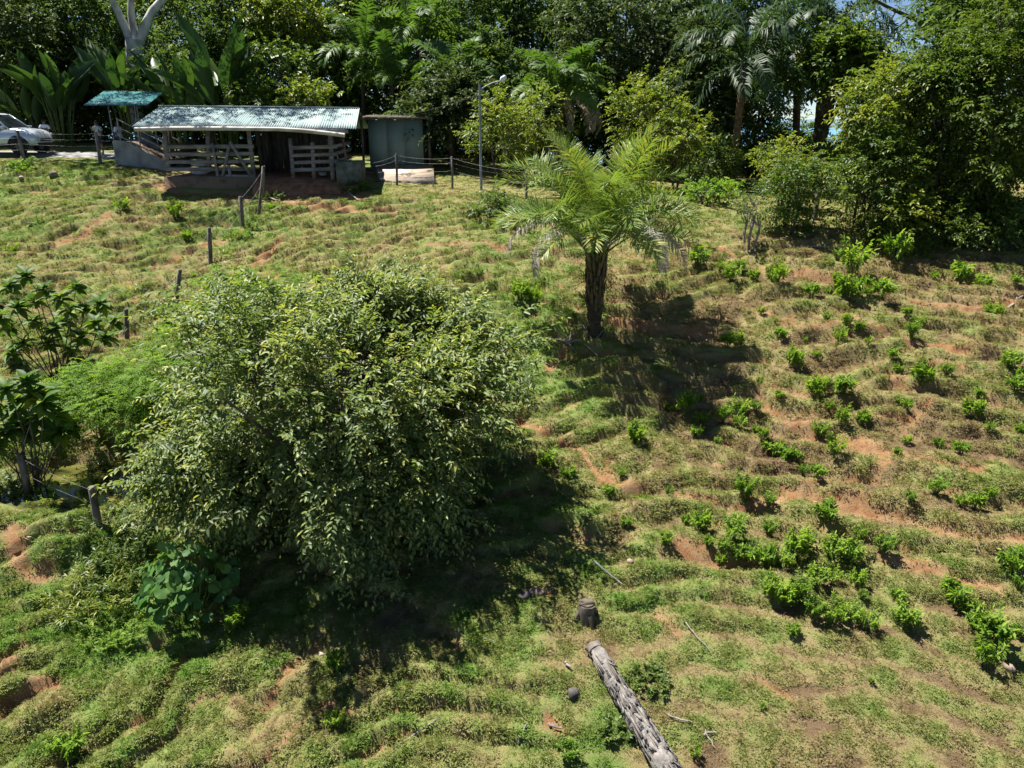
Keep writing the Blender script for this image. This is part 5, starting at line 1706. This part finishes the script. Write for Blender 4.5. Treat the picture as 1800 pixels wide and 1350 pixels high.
# tall tree whose limbs cross the sky at the upper right
a = at(1715, 380, 36.0); z0 = hz(a.x, 36)
sk = thing('overhanging_tree', 'tree whose dark limbs cross the sky at the upper right', 'tree', (a.x, 36, z0))
L0 = np.array(sk.location)
mw = MB()
mw.tube([np.array([0, 0, -.3]), np.array(at(1715, 200, 36)) - L0, np.array(at(1712, 60, 36)) - L0, np.array(at(1712, -80, 36)) - L0], [.55, .5, .45, .3], 10)
ends = []
for pl, r in ((((1710, 110), (1672, 72), (1648, 52), (1610, 35), (1560, 12), (1520, -10)), .14), (((1660, 62), (1640, 40), (1625, 10)), .08), (((1600, 30), (1570, 55), (1540, 85)), .05), (((1575, 20), (1560, 45), (1538, 80)), .04), (((1712, 20), (1660, 5), (1600, -10), (1560, -30)), .12)):
    pts = [np.array(at(p[0], p[1], 36 - .3 * i)) - L0 for i, p in enumerate(pl)]
    mw.tube(pts, np.linspace(r, r * .35, len(pl)), 7); ends += pts[1:]
mw.build('trunk', 'bark', sk, smooth=True)
rng = np.random.RandomState(78); mb = MB()
C = np.concatenate([np.array(ends), np.array([np.array(at(px, py, 36 + rng.randn() * .8)) - L0 for px, py in ((1600, 95), (1620, 85), (1570, 100), (1640, 25), (1655, 35), (1590, 60), (1630, 115), (1560, 130), (1500, 20), (1520, 45), (1480, 10), (1545, 5), (1650, 95), (1690, 90), (1580, 110))])])
O = np.repeat(C, 13, 0) + rng.randn(len(C) * 13, 3) * .33
sprays(mb, O, rng.randn(len(O), 3), .5, 9, .16, .06, rng, 'diamond')
mb.build('foliage', 'leaf_forest', sk, kind='stuff')

# far wood that closes the view behind the forest edge
rng = np.random.RandomState(79)
mb = MB()
n = 18000
X = -58 + 104 * rng.rand(n); Yw = 52 + 13 * rng.rand(n); Zw = np.array(height(X, Yw)) + 15 * rng.rand(n) ** .9
qx = X / Yw * 55
gap = (1 - sstep(13.5, 16.5, qx)) * 14.0 + sstep(13.5, 16.5, qx) * 1.6
gap = np.where(qx > 30, 12.0, gap)
k_ = Zw < gap - 1.0 + 1.6 * perlin(X * .3, Zw * .3, 99)
O = np.stack([X, Yw, Zw], 1)[k_]
sprays(mb, O, rng.randn(len(O), 3) + [0, -.4, .2], 1.3, 10, .5, .24, rng, 'diamond', .3)
n = 8000
X = -46 + 84 * rng.rand(n); Yw = 45 + 7 * rng.rand(n); qx = X / Yw * 55
Zw = np.array(height(X, Yw)) + 3.6 * rng.rand(n) * np.where((qx > 21.3) & (qx < 25.5), .35, np.where(qx > 14, .6, 1))
O = np.stack([X, Yw, Zw], 1)
sprays(mb, O, rng.randn(len(O), 3) + [0, -.4, .4], 1.0, 9, .42, .18, rng, 'diamond', .3)
wd = mb.build('wood', 'leaf_forest', kind='stuff')
tag(wd, 'dark mass of forest behind the trees at the top of the picture', 'forest')

# ================================================================== SMALL THINGS ON THE SLOPE
Z4 = [(70,190,80),(175,215,35),(275,210,60),(235,260,80),(335,255,50),(437,270,95),(735,155,50),(795,145,45),(1000,175,110),(800,230,130),(730,290,50),(690,300,40),(610,330,65),(790,345,100),(875,280,45),(880,345,50),(940,355,90),(1165,150,40),(1190,255,40),(1315,245,80),(1425,280,65),(1575,280,50),(370,415,35),(440,445,25),(680,445,40),(775,475,50),(840,485,45),(460,525,55),(580,525,25),(255,545,55),(210,585,60),(530,655,75),(635,620,45),(745,550,60),(875,575,35),(1055,440,40),(1125,460,45),(1085,540,70),(1465,400,80),(1510,420,40),(990,640,50),(1250,710,60),(1135,740,90),(1550,680,80),(1020,690,45),(1610,720,60),(1570,790,80),(630,800,95),(765,800,90),(695,855,45),(365,745,35),(455,830,40),(1030,825,45),(1410,790,40),(185,930,75),(255,890,90),(340,900,60),(270,950,65),(345,950,35),(745,945,70),(650,970,80),(850,930,60),(1060,880,50),(1370,900,85),(375,1030,50),(430,1055,80),(505,1085,75),(545,1110,40),(715,1100,85),(570,1190,50),(635,1200,70),(1065,1010,45),(1215,1025,50),(1320,1075,60),(1450,980,45),(1605,990,50),(1020,1080,40),(290,1300,110),(405,1320,70),(1200,1260,85),(1075,1330,55),(1320,1320,70),(1385,1310,65),(1450,1280,50)]
Z3 = [(95,90,95),(265,180,110),(270,70,90),(130,195,50),(205,240,55),(330,240,100),(430,250,100),(520,265,120),(600,230,120),(650,180,80),(455,110,80),(750,60,110),(930,130,70),(1095,150,50),(1050,230,100),(790,250,110),(880,275,100),(470,460,110),(540,480,120),(620,470,120),(700,400,100),(790,360,90),(690,560,110),(790,580,130),(880,570,110),(975,625,100),(920,390,80),(940,470,50),(1130,460,75),(1170,590,120),(575,650,60),(1425,480,120),(1480,520,70),(1540,520,60),(1570,640,140),(1620,720,160),(1600,820,120),(1730,330,130),(1770,430,80),(1755,650,60),(990,910,30),(420,1050,35),(65,1300,60)]
Z5 = [(650,540,90),(970,500,55),(1080,565,40),(910,400,110),(830,345,50),(985,340,40),(1000,435,75),(575,720,50),(690,810,50),(830,810,50),(600,970,50),(810,1090,60),(920,930,50),(1005,980,100),(180,640,100),(290,720,70),(510,800,50),(1030,1085,40),(1110,1115,60)]
SH = [(1200 + x / 2.7, 400 + y / 2.7, w / 2.7) for x, y, w in Z4] + [(1200 + x / 3, 900 + y / 3, w / 3) for x, y, w in Z3] + [(900 + x / 3, 600 + y / 3, w / 3) for x, y, w in Z5]
SH += [(915, 535, 28), (940, 532, 28), (1225, 455, 24), (1000, 1340, 42), (100, 1330, 34), (135, 1325, 40), (590, 1275, 34), (410, 1110, 36), (425, 1090, 26), (590, 1180, 30), (215, 372, 22), (310, 385, 26), (330, 420, 20), (480, 365, 14), (20, 440, 20), (560, 500, 16)]

# four shrub meshes: upright shoots with drooping pointed leaves
SHM = []
for k in range(6):
    rng = np.random.RandomState(600 + k)
    mb = MB(); mw = MB()
    n = 16 + 3 * k
    a = rng.rand(n) * 6.283; r = .28 * np.sqrt(rng.rand(n))
    O = np.stack([r * np.cos(a), r * np.sin(a), .12 + .25 * rng.rand(n)], 1)
    D = unit(np.stack([np.cos(a) * .45, np.sin(a) * .45, 1.0 + 0 * a], 1) + rng.randn(n, 3) * .25)
    Ls = .42 * (.6 + .8 * rng.rand(n)) * (1.35 - r / .28 * .55)
    sprays(mb, O, D, Ls, (15, 11, 17, 9, 15, 12)[k], (.22, .26, .17, .30, .20, .15)[k], (.075, .11, .06, .10, .085, .075)[k], rng, 'six', (.1, .2, .05, .3, .12, .15)[k], angle=1.15, young=.55, tint0=(.45, .36, .55, .4, .5, .3)[k], tvar=.14, ldroop=(.45, .35, .5, .5, .4, .3)[k], spread=.24)
    for i in range(n):
        e = O[i] + D[i] * Ls[i] * .8
        mw.tube([(O[i, 0] * .3, O[i, 1] * .3, -.08), O[i] * [.8, .8, 1], e], [.014, .011, .004], 4, False)
    SHM.append((mb.mesh('foliage', 'leaf_shrub'), mw.mesh('stem', 'stem_green')))

LAND = [('slope palm foot', 1043, 588), ('stump', 1030, 1075), ('upper log end', 1042, 1150), ('thickest shrub patch', 1350, 960), ('lower shrub patch', 1440, 1060),
        ('pale corner post', 1435, 385), ('big right edge tree', 1740, 420), ('big tree crown', 900, 720), ('right edge stone', 1772, 1175), ('twiggy crest bush', 1320, 420),
        ('soil track crossing', 1400, 745), ('round leaved plant', 330, 1080), ('shed gate', 415, 312), ('lower soil track fork', 1385, 868)]
ORD = ['nearest', 'second nearest', 'third nearest', 'fourth nearest', 'fifth nearest', 'sixth nearest', 'seventh nearest', 'eighth nearest', 'ninth nearest', 'tenth nearest', 'eleventh nearest', 'twelfth nearest', 'thirteenth nearest', 'fourteenth nearest', 'fifteenth nearest', 'sixteenth nearest', 'seventeenth nearest', 'eighteenth nearest']
buck = {}
for i, (px, py, w_) in enumerate(SH):
    d = [math.hypot(px - a, py - b) for _, a, b in LAND]
    j = int(np.argmin(d))
    dx, dy = px - LAND[j][1], py - LAND[j][2]
    q = ('right' if dx > 0 else 'left') if abs(dx) > abs(dy) else ('below' if dy > 0 else 'above')
    buck.setdefault((j, q), []).append((d[j], i))
LAB = {}
for (j, q), lst in buck.items():
    for k, (_, i) in enumerate(sorted(lst)):
        pos = {'right': 'one right of the', 'left': 'one left of the', 'below': 'one below the', 'above': 'one above the'}[q]
        sz = 'tiny' if SH[i][2] < 16 else 'small' if SH[i][2] < 26 else 'bushy'
        LAB[i] = f'{sz} green shrub, {ORD[k]} {pos} {LAND[j][0]}'
rng = np.random.RandomState(61)
for i, (px, py, w_) in enumerate(SH):
    x, y = gp(px, py)
    z = hz(x, y)
    dep = project(x, y, z)[2]
    wm = w_ * dep / FPX
    s = wm / .80
    v = SHM[rng.randint(6)]
    t = thing('young_shrub', LAB[i], 'shrub', (x, y, z), rng.rand() * 6.28, 'young shrubs on the slope')
    t.scale = (s * .95, s * .95, s * (1.05 + .45 * rng.rand()))
    link('foliage', v[0], t, kind='stuff'); link('stem', v[1], t)

# tall weeds left of the round-leaved plant, and pond-side growth
def weed(label, px, py, w_px, h, mat, seed, ll=.2, lw=.03, n=60, shape='blade', name='weed_clump'):
    x, y = gp(px, py); z = hz(x, y); rng = np.random.RandomState(seed)
    r = w_px * project(x, y, z)[2] / FPX / 2
    t = thing(name, label, 'weeds', (x, y, z), 0, 'weed clumps by the pond')
    mb = MB(); mw = MB()
    a = rng.rand(n) * 6.283; q = r * np.sqrt(rng.rand(n))
    gx = q * np.cos(a); gy = q * np.sin(a) * .8
    gz_ = height(x + gx, y + gy) - z
    O = np.stack([gx, gy, gz_ + .02], 1)
    D = unit(np.stack([np.cos(a) * .4, np.sin(a) * .4, 1 + 0 * a], 1) + rng.randn(n, 3) * .25)
    sprays(mb, O, D, h * (.6 + .7 * rng.rand(n)), 12, ll, lw, rng, shape, .25, angle=.85, young=.2, tint0=.55, spread=.2, ldroop=.4)
    twigs(mw, O, D, np.full(n, h), .25, .005)
    mb.build('foliage', mat, t, kind='stuff'); mw.build('stems', 'stem_green', t)


weed('yellow green ferny weeds between the soil bank and the round leaved plant', 165, 1065, 130, .55, 'leaf_yellow', 701, .16, .03, 110)
weed('dark weedy growth left of the round leaved plant', 225, 1010, 120, .5, 'leaf_bush', 702, .14, .035, 90)
weed('low weeds around the foot of the pond post', 190, 940, 140, .4, 'leaf_bush', 703, .14, .03, 90)
weed('bright green weeds at the left end of the pond', 105, 880, 90, .35, 'leaf_shrub', 704, .12, .03, 70)
weed('mixed weeds beside the left edge shrub', 15, 870, 60, .5, 'leaf_bush', 705, .14, .04, 60)
weed('bright green low grass patch below the ferny weeds', 205, 1115, 110, .16, 'leaf_shrub', 706, .08, .02, 160)
weed('weedy growth on the far bank of the pond', 250, 800, 190, .4, 'leaf_bush', 707, .15, .04, 110)
weed('green weeds under the left edge shrub above the pond', 60, 770, 130, .45, 'leaf_bush', 708, .15, .04, 90)
weed('green weeds growing along the right side of the log', 1140, 1205, 75, .09, 'leaf_bush', 709, .08, .028, 70)
weed('leafy weeds at the left side of the log', 1082, 1290, 50, .10, 'leaf_bush', 710, .10, .04, 26)
weed('leafy green growth under the first slope fence post', 425, 412, 60, .3, 'leaf_shrub', 711, .12, .03, 60)
weed('weeds at the foot of the braced post before the shed', 475, 350, 40, .35, 'leaf_bush', 712, .14, .03, 40)
weed('green plants against the mossy tank', 622, 335, 50, .45, 'leaf_bush', 713, .16, .05, 50)
weed('bush like plant on the bank below the car', 40, 300, 36, .5, 'leaf_shrub', 714, .2, .06, 40)

# ---------------------------------------------------------------- fallen palm log with rough leaf bases
p0 = gp(1043, 1150); p1 = gp(1190, 1400)
a0 = np.array([p0[0], p0[1], hz(*p0) + .13]); a1 = np.array([p1[0], p1[1], hz(*p1) + .19])
lg = thing('fallen_log', 'weathered grey palm log lying downhill at the bottom edge', 'log', tuple(a0))
rng = np.random.RandomState(71)
n_ = 40
ax = unit(a1 - a0); L = np.linalg.norm(a1 - a0)
rad = np.linspace(.115, .175, n_) * (1 + .10 * rng.randn(n_)); rad[0] *= .98
random.seed(9)
pts = [(a1 - a0) * (i / (n_ - 1)) + np.array([.03 * math.sin(i * .5), 0, .02 * math.sin(i * .8)]) for i in range(n_)]
MB().tube(pts, rad, 16, True, wob=.22).build('trunk', 'log', lg)
MB().tube([-ax * .05, ax * .05], [.135, .12], 14, True, wob=.35).build('cut_end', 'log_cut', lg)
s1 = unit(np.cross(ax, [0, 0, 1.0])); s2 = np.cross(s1, ax)
for i in range(190):
    t = .02 + .95 * rng.rand(); an = -.5 + 4.1 * rng.rand()
    rr_ = np.interp(t, [0, 1], [.115, .175])
    d = s1 * math.cos(an) + s2 * math.sin(an)
    b = (a1 - a0) * t + d * rr_ * (.92 + .1 * rng.rand())
    ln = .10 + .42 * rng.rand() ** 1.5
    sk_ = np.cross(ax, d)
    MB().beam(b, b + ax * ln + d * (.012 + .035 * rng.rand()) + sk_ * rng.randn() * .03, .018 + .035 * rng.rand(), .006 + .012 * rng.rand(), sk_, .6).build('bark_flake', 'log' if rng.rand() < .85 else ('log_cut' if rng.rand() < .5 else 'bark'), lg)

# stump
x, y = gp(1030, 1082)
stp = thing('tree_stump', 'short dark cut stump above the upper end of the log', 'stump', (x, y, hz(x, y)))
random.seed(12)
MB().tube([(0, 0, -.2), (0, 0, .05), (.01, 0, .14), (.01, 0, .19)], [.19, .165, .16, .14], 12, True, wob=.22).build('trunk', 'bark', stp)
MB().tube([(.01, .02, .185), (.01, .02, .215)], [.14, .13], 12, True, wob=.1).build('cut_top', 'bark', stp)
MB().beam((-.13, -.03, .205), (.13, -.01, .225), .05, .035, (0, 1, 0)).build('split_edge', 'bark', stp)
for k in range(4):
    an = k * 1.6 + .3
    MB().tube([(.12 * math.cos(an), .12 * math.sin(an), .06), (.19 * math.cos(an), .19 * math.sin(an), -.02), (.24 * math.cos(an), .24 * math.sin(an), -.14)], [.06, .05, .03], 6).build('root', 'bark', stp, smooth=True)


def stick(label, px0, py0, px1, py1, r, mat, name='fallen_stick', seed=0):
    a = gp(px0, py0); b = gp(px1, py1); rng = np.random.RandomState(seed)
    pts = []
    for i in range(7):
        t = i / 6; x = a[0] * (1 - t) + b[0] * t + rng.randn() * .012; y = a[1] * (1 - t) + b[1] * t + rng.randn() * .012
        pts.append([x, y, 0])
    z = [hz(p[0], p[1]) for p in pts]
    zf = np.polyval(np.polyfit(range(7), z, 1), range(7)) + .035 + r
    for p, q in zip(pts, zf):
        p[2] = q
    o = thing(name, label, 'stick', tuple(pts[0]), 0, 'sticks lying on the grass')
    P = np.array(pts) - np.array(pts[0])
    MB().tube(P, np.linspace(r, r * .6, 7), 6, True, wob=.2).build('shaft', mat, o)
    d = unit(P[4] - P[3]); sd = np.array([-d[1], d[0], .25])
    k_ = min(1.0, np.linalg.norm(P[-1]) * 1.2)
    MB().tube([P[4], P[4] + (d * .10 + sd * .05) * k_], [r * .5, r * .2], 5).build('side_twig', mat, o)


stick('long thin grey stick lying at the bottom left of centre', 690, 1308, 773, 1265, .016, 'stick_grey', seed=1)
stick('short grey stick below the long thin stick', 912, 1302, 927, 1281, .02, 'stick_grey', seed=2)
stick('short dark stick left of the log near the bottom', 963, 1275, 985, 1286, .022, 'stick_grey', seed=3)
stick('grey fallen branch up the slope from the stump', 1043, 995, 1093, 1028, .022, 'stick_grey', seed=4)
stick('short white broken stick left of the upper log end', 992, 1168, 1004, 1180, .03, 'stick_pale', seed=5)
stick('thin pale stick right of the log', 1174, 1264, 1217, 1277, .014, 'stick_pale', seed=6)
stick('white forked stick at the bottom right of the log', 1237, 1287, 1256, 1318, .013, 'stick_pale', seed=7)
stick('white twig crossing the forked stick', 1236, 1296, 1260, 1292, .016, 'stick_pale', seed=8)
stick('pale straw stick right of the stump', 1205, 1095, 1247, 1152, .012, 'stick_pale', seed=9)
stick('pale stick at the foot of the mossy tank', 612, 338, 630, 354, .035, 'stick_pale', seed=10)
stick('thin pale pole lying on the crest below the corner post', 1410, 428, 1470, 436, .028, 'stick_pale', seed=11)
stick('pale branch lying at the far right in the tree shade', 1770, 540, 1800, 520, .04, 'stick_pale', seed=12)
stick('grey branch below the right end of the middle track', 1700, 640, 1730, 632, .022, 'stick_grey', seed=13)
stick('weathered root lying beside the braced fence post', 468, 346, 492, 358, .05, 'stick_pale', seed=14)
stick('white stick in the grass at the upper left', 66, 395, 48, 400, .03, 'stick_pale', seed=15)
stick('thin twig in the shade right of the big tree', 800, 1110, 870, 1135, .008, 'stick_grey', seed=16)


def rock(label, px, py, w_px, mat, seed, sq=(1, .8, .7)):
    x, y = gp(px, py); z = hz(x, y)
    r = w_px * project(x, y, z)[2] / FPX / 2
    o = lump(MB(), (0, 0, 0), r, seed, sq, 12, 8, .14).build('rock', mat, smooth=True)
    o.location = (x, y, z + r * .3); o.rotation_euler = (0, 0, seed)
    tag(o, label, 'rock', 'loose rocks on the slope')


rock('dark rounded stone left of the middle of the log', 1008, 1222, 24, 'stone_dark', 1)
rock('pale stone beside the large shrub at the right edge', 1772, 1177, 21, 'stone', 2)
rock('sunlit orange rock at the edge of the big tree shade', 945, 1042, 26, 'stone', 3)
rock('dark rock left of the orange rock in the tree shade', 923, 1050, 24, 'stone_dark', 4)
rock('small reddish stone on the slope above the grey branch', 1108, 988, 14, 'stone', 5)
rock('small cream stone below the round leaved plant', 366, 1130, 9, 'stone_pale', 6)
rock('white stone on the soil bank at the left', 50, 943, 10, 'stone_pale', 7)
rock('pale stone at the upper left below the car', 38, 316, 9, 'stone_pale', 8)
rock('pale stone in the grass below the loading ramp', 150, 345, 8, 'stone_pale', 9)
rock('grey stone on the bank under the road fence', 95, 312, 16, 'stone', 10)
rock('small pale stone on the upper soil track', 700, 400, 7, 'stone_pale', 11)
rock('orange stone lump at the soil edge below the big tree', 565, 1155, 12, 'stone_pale', 12)
